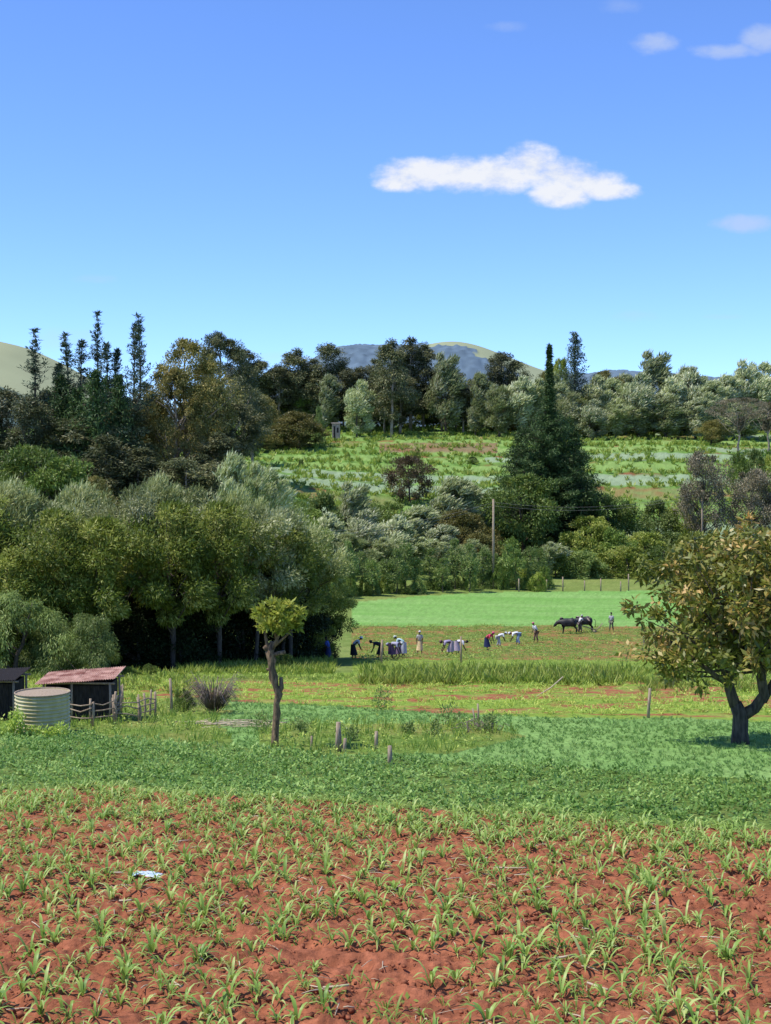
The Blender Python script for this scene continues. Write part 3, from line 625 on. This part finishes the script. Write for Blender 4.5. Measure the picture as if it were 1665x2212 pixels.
def shed(u0, u1, d, hgt, dep, roofmat, over=.25, open_left=.0, rise=.2):
    x0 = (u0-CU)/F*d; x1 = (u1-CU)/F*d; w = x1-x0; xc = (x0+x1)/2; z = float(H(xc, d))
    E = empty('wooden_shed', (xc, d, z))
    a = Acc(); hw = w/2
    n = int(w/.14)
    for i in range(n):
        xx = -hw+(i+.5)*w/n
        if xx < -hw+open_left*w and i % 3: continue
        hh = hgt*(.97+.02*rng.random()); box(a, (xx, 0, hh/2), (w/n*.93, .022+.01*rng.random(), hh), rng.normal()*.01)
    for i in range(n): box(a, (-hw+(i+.5)*w/n, dep, hgt*.5), (w/n*.97, .022, hgt))
    m_ = int(dep/.14)
    for i in range(m_):
        for sx in (-hw, hw): box(a, (sx, .02+(i+.5)*dep/m_, hgt*.5), (.022, dep/m_*.93, hgt*.98))
    link('walls', a.mesh('shed_walls', [wood_dark], True), E)
    a = Acc()
    for sx in (-hw-.06, hw+.06, -hw+open_left*w):
        for yy in (-.07, dep+.07): tube(a, [[sx, yy, -.2], [sx+.01, yy, hgt*.5], [sx, yy, hgt+.05]], .045, 7, rough=.2)
    for yy in (-.07, dep+.07): tube(a, [[-hw-.25, yy, hgt+.06], [0, yy, hgt+.08], [hw+.25, yy, hgt+.06]], .04, 6)
    link('posts', a.mesh('shed_posts', [wood]), E)
    a = Acc()
    k = 4
    for i in range(k):
        xa = -hw-over+(w+2*over)*i/k-.04; xb = -hw-over+(w+2*over)*(i+1)/k; e = .012*(i % 2); f0 = i/k; f1 = (i+1)/k
        corr_sheet(a, xa, xb, -.45+rng.normal()*.04, dep+.25+rng.normal()*.05, hgt+.08+rise*f0+e, hgt+.08+rise*f1+e, hgt+.20+rise*f0+e, hgt+.22+rise*f1+e)
    link('roof', a.mesh('shed_roof', [roofmat]), E)
shed(98, 234, 52.5, 1.36, 1.7, rust, .3, .42, .2)
shed(-110, 26, 53, 1.4, 1.7, wood_dark, .25, 0, .1)
# tank
x, y, z = at(91, 48); E = empty('water_tank', (x, y, z)); a = Acc(); r = .92; hT = 1.38; zz = np.linspace(0, hT, 70); ang = np.arange(40)/40*2*np.pi
Rr = r+.025*np.sin(zz/.125*2*np.pi); Rr[0] = r; 
V = np.stack([np.cos(ang)[None]*Rr[:, None], np.sin(ang)[None]*Rr[:, None], zz[:, None]*np.ones((1, 40))], -1)
i = np.arange(69)[:, None]*40; j = np.arange(40)[None, :]; j2 = (j+1) % 40
a.add(V.reshape(-1, 3), np.stack([i+j, i+j2, i+40+j2, i+40+j], -1).reshape(-1, 4)); link('shell', a.mesh('tank_shell', [tankm]), E)
a = Acc(); th = np.linspace(0, 2*np.pi, 41); tube(a, np.stack([np.cos(th)*r*1.01, np.sin(th)*r*1.01, np.full(41, hT)], 1), .025, 6)
rings = [(r*.99, hT-.03), (r*.5, hT+.0), (.02, hT+.02)]
V = np.concatenate([np.stack([np.cos(ang)*rr_, np.sin(ang)*rr_, np.full(40, z_)], 1) for rr_, z_ in rings]); i = np.arange(2)[:, None]*40
a.add(V, np.stack([i+j, i+j2, i+40+j2, i+40+j], -1).reshape(-1, 4)); link('lid', a.mesh('tank_lid', [wood]), E)
a = Acc(); tube(a, [[.3,-.88,.12],[.3,-1.02,.12],[.3,-1.05,.05]], .02, 6); link('tap', a.mesh('tank_tap', [tin]), E)
a = Acc(); C = np.array([[(u-CU)/F*46.6, 46.2+rng.random()*.4, H(0, 46.5)+h] for (u, h) in [(28,.2),(40,.5),(48,.35),(35,.75),(55,.2),(20,.3),(128,.25),(140,.3),(120,.15),(75,.12),(95,.15),(45,.65),(30,.45),(60,.1),(110,.1),(12,.2)]])
clump_leaves(a, C, .22, 70, .13, .06, 1.0, m=0); link('weeds', a.mesh('tank_weeds', [M_strip]))
# fences
def fence(pts, h=1.0, rails=(.3,.6,.9), parent=None, step=.9, rr=.035):
    a = Acc(); pts = [np.array(at(*p)) for p in pts]
    for p, q_ in zip(pts[:-1], pts[1:]):
        L = np.linalg.norm(q_-p); n = max(1, int(L/step))
        for i in range(n+1):
            c = p+(q_-p)*i/n; hh = h*(.85+.4*rng.random()); tube(a, [c-[0,0,.2], c+[rng.normal()*.03, 0, hh*.5], c+[rng.normal()*.05, 0, hh]], rr*(1+.5*rng.random()), 6, rough=.3)
        for rz in rails: tube(a, [p+[0, -.06, rz*h+rng.normal()*.05], (p+q_)/2+[0, -.06, rz*h+rng.normal()*.05], q_+[0, -.06, rz*h+rng.normal()*.05]], rr*.7, 5, rough=.3)
    link('wooden_fence', a.mesh('wooden_fence', [wood]))
fence([(150,50.5),(198,50.2),(246,51),(300,51.5),(335,54)], .95, (.35,.62,.85), step=.8)
fence([(246,51),(262,56)], 1.0)
def post(name, u, d, vtop, r=.05, lean=(0,0), mat=None):
    x, y, z = at(u, d); hh = (CV-vtop)/F*d-z; a = Acc()
    tube(a, [[0,0,-.25],[lean[0]*.4+.01,lean[1]*.4,hh*.5],[lean[0],lean[1],hh]], [r*1.1, r, r*.9], 8, rough=.15)
    return link(name, a.mesh(name, [mat or wood]), None, (x, y, z))
for (u, v, vt, r, ln) in [(727,1623,1560,.075,(.05,0)),(734,1622,1567,.05,(-.03,0)),(742,1625,1595,.05,(.04,0)),(811,1618,1580,.055,(.02,0)),(841,1655,1611,.065,(0,0)),(671,1620,1590,.035,(.02,0)),(370,1545,1466,.055,(-.06,0)),(264,1530,1478,.04,(0,0)),(298,1545,1500,.04,(0,0)),
                          (1399,1552,1487,.06,(.08,0)),(1033,1570,1520,.035,(-.03,0)),(1026,1570,1530,.03,(-.1,0)),(995,1434,1375,.07,(0,0)),(822,1434,1382,.09,(.1,0))]:
    post('fence_post', u, dist_for(v), vt, r, ln)
for (u, d, vt) in [(1215,205,1246),(1297,206,1250),(1262,206,1254),(1357,207,1240),(1340,206,1256),(1180,206,1252),(1120,203,1250)]: post('fence_post', u, d, vt, .1)
post('utility_pole', 1065, 206, 1078, .17, (0,0), wood); post('utility_pole', 1516, 246, 1058, .16, (0,0), wood)
x, y, z = at(1189, 66); a = Acc(); tube(a, [[-.75,0,-.05],[0,0,.42],[.6,0,.95]], .03, 6); link('leaning_stick', a.mesh('leaning_stick', [straw]), None, (x, y, z))
# wires
a = Acc(); A = np.array(at(1065, 206)); zt = (CV-1085)/F*206
for dz in (0, -.5):
    for B in (np.array([(560-CU)/F*200, 200, (CV-1145)/F*200]), np.array([(1516-CU)/F*246, 246, (CV-1062)/F*246])):
        t = np.linspace(0, 1, 12)[:, None]; Pp = np.array([A[0], A[1], zt+dz])*(1-t)+(B+[0,0,dz])*t; Pp[:, 2] -= 1.6*(4*t*(1-t))[:, 0]; tube(a, Pp, .012, 4)
link('power_lines', a.mesh('power_lines', [tin]))
# brush pile and dry sticks
a = Acc(); n = 320
for i in range(n):
    az = rng.random()*6.28; r0 = rng.random()*.35; p0 = np.array([math.cos(az)*r0, math.sin(az)*r0*.7, .05+.3*rng.random()]); L = .5+.8*rng.random()
    p1 = p0+np.array([math.cos(az)*L*.55, math.sin(az)*L*.4, L*(.35+.5*rng.random())]); p2 = p1+np.array([math.cos(az)*L*.4, rng.normal()*.2, -L*.5*rng.random()])
    tube(a, [p0, p1, p2], [.012, .009, .004], 3)
x, y, z = at(462, 56); link('brush_pile', a.mesh('brush_pile', [M_twig]), None, (x, y, z), (0,0,0), (1,1,1.3))
a = Acc()
for i in range(60):
    u = 410+190*rng.random(); x, y, z = at(u, 50.5+.7*rng.normal()); az = rng.normal()*.35; L = .2+.6*rng.random(); z += .05+.08*rng.random()
    tube(a, [[x-L*math.cos(az), y-L*math.sin(az), z], [x, y, z+.03], [x+L*math.cos(az), y+L*math.sin(az), z+rng.normal()*.04]], .011, 4)
link('dry_sticks', a.mesh('dry_sticks', [straw]))
a = Acc()
for i in range(60):
    x, y, z = at(1035+rng.normal()*22, 48.5+.5*rng.normal()); az = rng.random()*6.28; L = .15+.4*rng.random()
    tube(a, [[x, y, z], [x+L*.5*math.cos(az), y+.1, z+L*.7], [x+L*math.cos(az), y, z+L*.5]], .012, 4)
link('brush_pile', a.mesh('brush_pile_small', [M_twig]))
a = Acc(); 
for (u, d, hh) in [(822,57,.9),(968,50,.8),(1045,48,.5),(650,47,.5),(760,45,.4),(560,48,.6),(1060,49,.5),(880,47,.3),(940,47,.35)]:
    x, y, z = at(u, d); n = int(10+hh*14)
    C = np.array([[x+rng.normal()*.25*hh, y+rng.normal()*.3, z+hh*rng.random()] for _ in range(n)]); clump_leaves(a, C, .14, 14, .13, .05, 1.2, droop=-.4, m=0)
link('tall_weeds', a.mesh('tall_weeds', [M_pepper]))
# plastic litter
a = Acc(); gx, gy = np.meshgrid(np.linspace(-.24,.24,18), np.linspace(-.12,.12,9)); gz = .05+.09*fbm(gx*14, gy*14, 91, 3)*(1-(gx/.26)**2)
n, m_ = gx.shape; i = np.arange(n-1)[:, None]*m_; j = np.arange(m_-1)[None, :]
a.add(np.stack([gx+.04*vnoise(gy*20,gx*5,3), gy, gz], -1).reshape(-1, 3), np.stack([i+j, i+j+1, i+m_+j+1, i+m_+j], -1).reshape(-1, 4))
x, y, z = at(312, 13500/600.); link('plastic_bag', a.mesh('plastic_bag', [noisy('plastic', (.35,.5,.65), (.75,.8,.85), 9, .4, .2)]), None, (x, y, z+.03), (0,0,-.3), (1.1,1.1,.8))
a = Acc()
for (u, v, L, az) in [(245,1898,.35,-.4),(1105,1888,.5,-.25),(725,2150,.3,0),(1290,2150,.35,-1.0),(690,1940,.35,1.4),(270,1960,.2,-.3),(1215,2085,.3,.2)]:
    x, y, z = at(u, 13500./(v-1300)); dx, dy = math.cos(az)*L/2, math.sin(az)*L/2
    tube(a, [[x-dx,y-dy,z+.09],[x,y,z+.1],[x+dx,y+dy,z+.12]], .014, 6)
link('corn_stalks', a.mesh('corn_stalks', [straw]))
def hut(name, u, d, vtop, wpx, wallm, roofm, dep=4, roof_h=.25):
    x, y, z = at(u, d); w = wpx/F*d; hh = (CV-vtop)/F*d-z; E = empty(name, (x, y, z)); a = Acc()
    box(a, (0, dep/2, hh/2-.3), (w, dep, hh+.6)); link('walls', a.mesh(name+'_walls', [wallm], True), E)
    a = Acc(); corr_sheet(a, -w/2-.3, w/2+.3, -.4, dep+.4, hh+.05, hh+.05, hh+.05+roof_h, hh+.05+roof_h, .03, .3); link('roof', a.mesh(name+'_roof', [roofm]), E)
    a = Acc(); box(a, (-w*.2, -.02, hh*.42), (w*.22, .06, hh*.84)); box(a, (w*.22, -.02, hh*.6), (w*.22, .06, hh*.3)); link('door_and_window', a.mesh(name+'_door', [wood_dark], True), E)
stone = noisy('stone_wall', (.32,.26,.18), (.50,.42,.30), 3, .9, .3)
white_roof = noisy('pale_roof', (.45,.41,.38), (.62,.56,.52), 2, .6, 0)
x_, y_, z_ = at(725, 395); hut('stone_hut', 725, 395, 1000-F*(z_+4.8)/395, 17, stone, tin, 3)
hut('farm_house', 1383, 279, 1128, 26, stone, white_roof, 5, .9)

# ---------------------------------------------------------------- people & oxen
def skin(name, V, E_, Rd, mat, parent, root=0, sub=1):
    me = bpy.data.meshes.new(name); me.from_pydata([tuple(v) for v in V], E_, []); me.materials.append(mat)
    o = link(name, me, parent); md = o.modifiers.new('Skin', 'SKIN'); md.use_smooth_shade = True
    sv = me.skin_vertices[0].data if len(me.skin_vertices) else None
    if sv is None: me.skin_vertices.new(); sv = me.skin_vertices[0].data
    for i, r in enumerate(Rd):
        sv[i].radius = (r, r) if np.isscalar(r) else r
        sv[i].use_root = (i == root)
    s_ = o.modifiers.new('Sub', 'SUBSURF'); s_.levels = sub; s_.render_levels = sub
    return o
_cm = {}
def cloth(c):
    k = tuple(c)
    if k not in _cm: _cm[k] = noisy('cloth_%02d' % len(_cm), tuple(x*.8 for x in c), tuple(min(.85, x*1.1) for x in c), 14, .9, .2)
    return _cm[k]
skinm = noisy('skin_dark', (.05,.028,.018), (.08,.045,.03), 6, .5, 0); eyem = noisy('eye', (.7,.7,.68), (.75,.75,.72), 3, .3, 0); hairm = noisy('hair', (.008,.007,.006), (.016,.014,.012), 60, .9, .5)
def ellip(a, c, r, n=10, m=0, fn=None):
    th = np.linspace(0, np.pi, n); ph = np.arange(2*n)/(2*n)*2*np.pi
    V = np.stack([np.sin(th)[:, None]*np.cos(ph), np.sin(th)[:, None]*np.sin(ph), np.cos(th)[:, None]*np.ones(2*n)], -1)
    V = V*np.array(r)
    V = V.reshape(-1, 3)
    if fn is not None: V = fn(V)
    k = 2*n; i = np.arange(n-1)[:, None]*k; j = np.arange(k)[None, :]; j2 = (j+1) % k
    a.add(V+np.array(c), np.stack([i+j, i+k+j, i+k+j2, i+j2], -1).reshape(-1, 4), .5, m)
def person(u, v_or_d, rz, th, top, bottom, skirt=True, head=None, S=1.0, far=False, stance=.14, arm=None):
    d = v_or_d; x, y, z = at(u, d); E = empty('farm_worker', (x, y, z+.02), (0, 0, rz)); E.scale = (S, S, S)
    t = math.radians(th); dr = np.array([0, math.sin(t), math.cos(t)]); nr = np.array([0, math.cos(t), -math.sin(t)])
    back = -.10*math.sin(t)
    pel = np.array([0, back, .90]); mid = pel+dr*.22-nr*.02; ch_ = pel+dr*.42; nk = pel+dr*.55; hd0 = nk+dr*.07+nr*.01
    f2 = math.radians(min(th*.85, 100)); hdir = np.array([0, math.sin(f2), math.cos(f2)]); hc = hd0+hdir*.11
    Vv = [pel, mid, ch_, nk, hd0]; Ed = [(0,1),(1,2),(2,3),(3,4)]; Rd = [(.15,.11),(.13,.10),(.155,.11),(.055,.055),(.055,.055)]
    shirtV = [pel+dr*.02, mid, ch_, nk-dr*.03]; shirtE = [(0,1),(1,2),(2,3)]; shirtR = [.165,.15,.17,.085]
    legV = [pel]; legE = []; legR = [.17]; fing = Acc()
    for sd in (-1, 1):
        sh = ch_+np.array([sd*.17, 0, 0])+dr*.06
        if th > 40: el = sh+np.array([sd*.05, .03, -.26]); wr = el+np.array([-sd*.03, .10, -.22])
        elif arm == 'out': el = sh+np.array([sd*.04, .12, -.24]); wr = el+np.array([-sd*.02, .22, -.05])
        else: el = sh+np.array([sd*.06, -.02, -.28]); wr = el+np.array([-sd*.01, .08, -.23])
        hnd = wr+nrm(wr-el)*.08
        b = len(Vv); Vv += [sh, el, wr, hnd]; Ed += [(2,b),(b,b+1),(b+1,b+2),(b+2,b+3)]; Rd += [.055,.042,.028,(.04,.022)]
        c = len(shirtV); shirtV += [sh, sh+(el-sh)*.85]; shirtE += [(2,c),(c,c+1)]; shirtR += [.075,.062]
        hd = nrm(hnd-wr)
        for k_, (off, ln) in enumerate([(-.028,.065),(-.010,.078),(.009,.074),(.027,.058)]):
            p0 = hnd+np.array([0, off, 0]); p1 = p0+hd*ln*.55; p2 = p1+hd*ln*.4+np.array([-sd*.02, 0, 0]); tube(fing, [p0, p1, p2], [.009,.008,.006], 6)
        p0 = wr+hd*.03+np.array([0, .03, 0]); tube(fing, [p0, p0+hd*.03+np.array([0,.025,0]), p0+hd*.06+np.array([-sd*.01,.032,0])], [.011,.009,.007], 6)
        hp = pel+np.array([sd*.09, 0, -.06]); kn = np.array([sd*stance*.8, back*.3+.05+.03*sd, .49]); an = np.array([sd*stance, -.02+.10*sd, .08]); toe = an+np.array([sd*.02, .16, -.045])
        b = len(Vv); Vv += [hp, kn, an, toe]; Ed += [(0,b),(b,b+1),(b+1,b+2),(b+2,b+3)]; Rd += [.085,.058,.038,(.042,.025)]
        c = len(legV); legV += [hp, kn, an+np.array([0, 0, .06])]; legE += [(0,c),(c,c+1),(c+1,c+2)]; legR += [.105,.085,.07]
    skin('body', Vv, Ed, Rd, skinm, E); skin('shirt', shirtV, shirtE, shirtR, cloth(top), E)
    link('fingers', fing.mesh('fingers', [skinm]), E)
    if skirt:
        a = Acc(); n = 20; K = 9; ph = np.arange(n)/n*2*np.pi; zz = np.linspace(pel[2]+.06, .28, K); rows_ = []
        for i_, z_ in enumerate(zz):
            s_ = i_/(K-1); rx = .165+.09*s_; ry = .135+.12*s_; fold = 1+.05*s_*np.sin(ph*7+1.3)
            rows_.append(np.stack([np.cos(ph)*rx*fold, back*(1-s_)+np.sin(ph)*ry*fold, np.full(n, z_)], 1))
        i = np.arange(K-1)[:, None]*n; j = np.arange(n)[None, :]; j2 = (j+1) % n
        a.add(np.concatenate(rows_), np.stack([i+j, i+j2, i+n+j2, i+n+j], -1).reshape(-1, 4)); link('skirt', a.mesh('skirt', [cloth(bottom)]), E)
    else: skin('trousers', legV, legE, legR, cloth(bottom), E)
    fr = np.array([0, math.cos(f2), -math.sin(f2)]); Rm = np.array([[1, 0, 0], fr, hdir]).T
    a = Acc()
    def shp(Vx): Vx = Vx.copy(); Vx[:, 0] *= np.where(Vx[:, 2] < 0, 1-.25*np.abs(Vx[:, 2])/.12, 1); return Vx
    ellip(a, (0,0,0), (.075,.095,.118), 9, 0, shp); ellip(a, (0,.098,-.015), (.014,.018,.024), 5, 0); ellip(a, (.078,0,-.005), (.012,.02,.03), 5, 0); ellip(a, (-.078,0,-.005), (.012,.02,.03), 5, 0)
    ellip(a, (0,.083,-.055), (.026,.012,.009), 5, 0); ellip(a, (.03,.083,.01), (.011,.008,.007), 5, 1); ellip(a, (-.03,.083,.01), (.011,.008,.007), 5, 1)
    hm = cloth(head) if head else hairm
    def cap(Vx): Vx = Vx.copy(); Vx[:, 2] = np.maximum(Vx[:, 2], -.02-.5*np.maximum(-Vx[:, 1], 0)); return Vx
    ellip(a, (0,-.012,.025), (.088,.1,.108), 9, 2, cap)
    if head: ellip(a, (0,-.115,-.02), (.035,.03,.045), 6, 2)
    me = a.mesh('head', [skinm, eyem, hm]); o = link('head', me, E); o.matrix_local = Matrix.Translation(Vector(hc)) @ Matrix(Rm.tolist()).to_4x4()
W = (.8,.8,.79)
ppl = [(708,104,1.2,15,(.05,.09,.35),(.03,.04,.12),True,None,.95),(764,107,-1.4,50,(.6,.6,.6),(.015,.015,.02),True,W,1.05),(820,108,1.5,75,(.02,.02,.03),(.02,.02,.025),True,(.05,.03,.03),1.05),(846,108,-1.9,85,(.42,.40,.52),(.13,.07,.12),True,(.6,.6,.6),1.1),
       (858,109,1.6,95,(.38,.36,.50),(.25,.17,.25),True,(.4,.4,.5),1.1),(870,110,1.3,60,(.5,.68,.66),(.42,.45,.52),True,(.6,.66,.56),1.1),(906,116,3.0,8,(.5,.47,.45),(.75,.58,.30),True,W,1.0),(972,113,1.7,90,(.35,.30,.42),(.40,.32,.38),True,(.2,.1,.1),1.1),
       (988,115,-1.6,92,(.72,.68,.7),(.48,.38,.46),True,None,1.05),(1052,122,-2.2,55,(.75,.06,.15),(.02,.03,.09),True,(.7,.08,.22),1.05),(1077,127,-1.5,70,W,(.45,.45,.48),False,W,.98),(1118,130,1.5,92,W,(.26,.36,.5),False,W,1.1),
       (1157,134,2.0,25,W,(.20,.12,.08),False,(.7,.18,.26),1.05),(1320,150,2.6,4,(.5,.5,.48),(.16,.17,.11),False,None,1.05),(1252,148,-1.2,20,(.65,.63,.6),(.14,.11,.10),False,(.55,.5,.45),1.0)]
for p in ppl: person(p[0], p[1], p[2], p[3], p[4], p[5], p[6], p[7], p[8]*1.12, arm='out' if p[0] in (1252,) else None)
def ox(u, d, rz, c0, c1, thr, S=1.0):
    x, y, z = at(u, d); E = empty('ox', (x, y, z), (0, 0, rz)); E.scale = (S, S, S)
    m, nt, b = new_mat('ox_hide'); tc = nt.nodes.new('ShaderNodeTexCoord'); no = nt.nodes.new('ShaderNodeTexNoise'); no.inputs['Scale'].default_value = 1.6; no.inputs['Detail'].default_value = 2
    nt.links.new(tc.outputs['Object'], no.inputs[0]); nt.links.new(ramp(nt, no.outputs[0], [(thr, c0), (thr+.02, c1)]), b.inputs['Base Color']); b.inputs['Roughness'].default_value = .6
    V = [(-.05,0,1.0),(-.5,0,1.08),(-.82,0,1.10),(.45,0,1.02),(.75,0,1.12),(1.0,0,1.06),(1.22,0,.92),(1.36,0,.72),(1.42,0,.62)]
    Ed = [(0,1),(1,2),(0,3),(3,4),(4,5),(5,6),(6,7),(7,8)]; Rd = [.42,.38,.24,.41,.31,.21,.15,.12,.09]
    for s_ in (-1, 1):
        b0 = len(V); V += [(.52,s_*.2,.78),(.5,s_*.2,.45),(.53,s_*.2,.14),(.58,s_*.2,.04)]; Ed += [(3,b0),(b0,b0+1),(b0+1,b0+2),(b0+2,b0+3)]; Rd += [.14,.075,.05,.06]
        b0 = len(V); V += [(-.58,s_*.2,.85),(-.5,s_*.21,.68),(-.76,s_*.2,.46),(-.72,s_*.2,.14),(-.66,s_*.2,.04)]; Ed += [(1,b0),(b0,b0+1),(b0+1,b0+2),(b0+2,b0+3),(b0+3,b0+4)]; Rd += [.18,.13,.07,.05,.06]
    skin('body', V, Ed, Rd, m, E)
    a = Acc(); tube(a, [(-.98,0,1.18),(-1.08,0,1.0),(-1.06,0,.7),(-1.04,0,.45)], [.035,.025,.02,.045], 6); 
    for s_ in (-1, 1):
        ellip(a, (1.13,s_*.2,1.0), (.05,.11,.04), 6, 0); tube(a, [(1.17,s_*.09,1.07),(1.2,s_*.2,1.16),(1.24,s_*.2,1.3)], [.03,.022,.006], 6, m=1); ellip(a, (1.3,s_*.115,.9), (.02,.012,.02), 5, 2)
    ellip(a, (.68,0,1.40), (.2,.12,.12), 7, 0)
    link('tail_ears_horns', a.mesh('ox_parts', [m, straw, hairm]), E)
ox(1228, 147, 3.10, (.010,.009,.009), (.4,.38,.35), .66, 1.12)
ox(1262, 149.5, 3.25, (.012,.010,.010), (.38,.28,.22), .54, 1.12)
x, y, z = at(1262, 148.2); E = empty('ox_plough', (x, y, z)); a = Acc()
tube(a, [(-2.3,-1.4,1.45),(-2.3,.2,1.5),(-2.3,1.8,1.45)], .06, 7); tube(a, [(-2.3,.2,1.42),(-.3,.0,.75),(1.2,0,.3)], .05, 7); tube(a, [(1.2,0,.3),(1.6,.15,.6),(1.9,.2,1.0)], .03, 6); tube(a, [(1.2,0,.3),(1.6,-.15,.6),(1.9,-.2,1.0)], .03, 6)
box(a, (1.1,0,.12), (.35,.05,.28), .3); link('frame', a.mesh('plough_frame', [wood]), E)

# ---------------------------------------------------------------- light, sky, camera
elev = math.radians(62); sd = Vector((-.99, -.14, 0)).normalized()
sunv = Vector((sd.x*math.cos(elev), sd.y*math.cos(elev), math.sin(elev)))
L = bpy.data.lights.new('sun', 'SUN'); L.energy = 5.0; L.angle = math.radians(.53); L.color = (1, .95, .87)
o = bpy.data.objects.new('sun', L); COL.objects.link(o); o.rotation_euler = sunv.to_track_quat('Z', 'Y').to_euler(); o.location = (0, 0, 60)
w = bpy.data.worlds.new('World'); scene.world = w; w.use_nodes = True; nt = w.node_tree; bg = nt.nodes['Background']
sky = nt.nodes.new('ShaderNodeTexSky'); sky.sky_type = 'NISHITA'; sky.sun_disc = False; sky.sun_elevation = elev; sky.sun_rotation = math.atan2(sd.x, sd.y) % (2*math.pi)
sky.altitude = 2200; sky.air_density = .95; sky.dust_density = .2; sky.ozone_density = 2.5
tc = nt.nodes.new('ShaderNodeTexCoord'); sp = nt.nodes.new('ShaderNodeSeparateXYZ'); nt.links.new(tc.outputs['Generated'], sp.inputs[0])
def mth(op, a_, b_=None, c_=None, clamp=False):
    n = nt.nodes.new('ShaderNodeMath'); n.operation = op; n.use_clamp = clamp
    for i, v in enumerate((a_, b_, c_)):
        if v is None: continue
        if isinstance(v, (int, float)): n.inputs[i].default_value = v
        else: nt.links.new(v, n.inputs[i])
    return n.outputs[0]
yy = mth('MAXIMUM', sp.outputs[1], .02); az = mth('DIVIDE', sp.outputs[0], yy); el = mth('DIVIDE', sp.outputs[2], yy)
cb = nt.nodes.new('ShaderNodeCombineXYZ'); nt.links.new(az, cb.inputs[0]); nt.links.new(mth('MULTIPLY', el, 1.6), cb.inputs[1])
no = nt.nodes.new('ShaderNodeTexNoise'); no.inputs['Scale'].default_value = 34; no.inputs['Detail'].default_value = 7; no.inputs['Roughness'].default_value = .6; nt.links.new(cb.outputs[0], no.inputs[0])
def cloud_group(ells, amp, lo, hi, op):
    cur = None
    for (u, v, ru, rv) in ells:
        dx = mth('MULTIPLY_ADD', az, F/ru, -(u-CU)/ru); dy = mth('MULTIPLY_ADD', el, F/rv, -(CV-v)/rv)
        r2 = mth('MULTIPLY_ADD', dx, dx, mth('MULTIPLY', dy, dy)); dn = mth('SUBTRACT', 1.0, r2)
        cur = dn if cur is None else mth('MAXIMUM', cur, dn)
    D = mth('ADD', cur, mth('MULTIPLY', mth('SUBTRACT', no.outputs[0], .5), amp))
    mr = nt.nodes.new('ShaderNodeMapRange'); mr.interpolation_type = 'SMOOTHSTEP'; mr.inputs[1].default_value = lo; mr.inputs[2].default_value = hi; mr.inputs[4].default_value = op
    nt.links.new(D, mr.inputs[0]); return mr.outputs[0], D
m1, D1 = cloud_group([(895,377,88,38),(870,393,65,22),(990,378,90,38),(1080,378,90,40),(1150,357,66,44),(1200,375,90,38),(1265,395,85,32),(1215,418,75,32),(1310,412,75,22)], 2.8, -.45, .95, .96)
m2, _ = cloud_group([(1410,93,52,26),(1570,110,75,20),(1645,82,55,32),(1612,483,75,22)], 2.6, -.3, 1.2, .62)
m3, _ = cloud_group([(1380,683,60,18),(1558,684,50,8),(590,771,60,16),(150,730,90,30),(1090,58,50,16),(200,603,60,12),(1340,15,60,20)], 2.4, 0, 1.6, .25)
mk = mth('MAXIMUM', m1, mth('MAXIMUM', m2, m3))
tone = nt.nodes.new('ShaderNodeMix'); tone.data_type = 'RGBA'; tone.blend_type = 'MULTIPLY'; tone.inputs[0].default_value = 1
nt.links.new(sky.outputs[0], tone.inputs[6]); tone.inputs[7].default_value = (1.12, 1.42, 2.0, 1)
mx = nt.nodes.new('ShaderNodeMix'); mx.data_type = 'RGBA'; nt.links.new(mk, mx.inputs[0]); nt.links.new(tone.outputs[2], mx.inputs[6])
cc = ramp(nt, mth('MULTIPLY_ADD', no.outputs[0], 1.2, mth('MULTIPLY', D1, .15)), [(.3, (.58, .68, .92)), (.8, (.92, .94, .99))])
sc = nt.nodes.new('ShaderNodeVectorMath'); sc.operation = 'SCALE'; sc.inputs['Scale'].default_value = 7.8; nt.links.new(cc, sc.inputs[0]); nt.links.new(sc.outputs[0], mx.inputs[7])
nt.links.new(mx.outputs[2], bg.inputs[0]); bg.inputs[1].default_value = .125
scene.view_settings.view_transform = 'Standard'; scene.view_settings.look = 'None'; scene.view_settings.exposure = 0
cam = bpy.data.cameras.new('camera'); cam.lens = 36*F/2212; cam.shift_y = -106/2212; cam.clip_end = 20000; cam.clip_start = .5
co = bpy.data.objects.new('camera', cam); COL.objects.link(co); co.rotation_euler = (math.pi/2, 0, 0); scene.camera = co
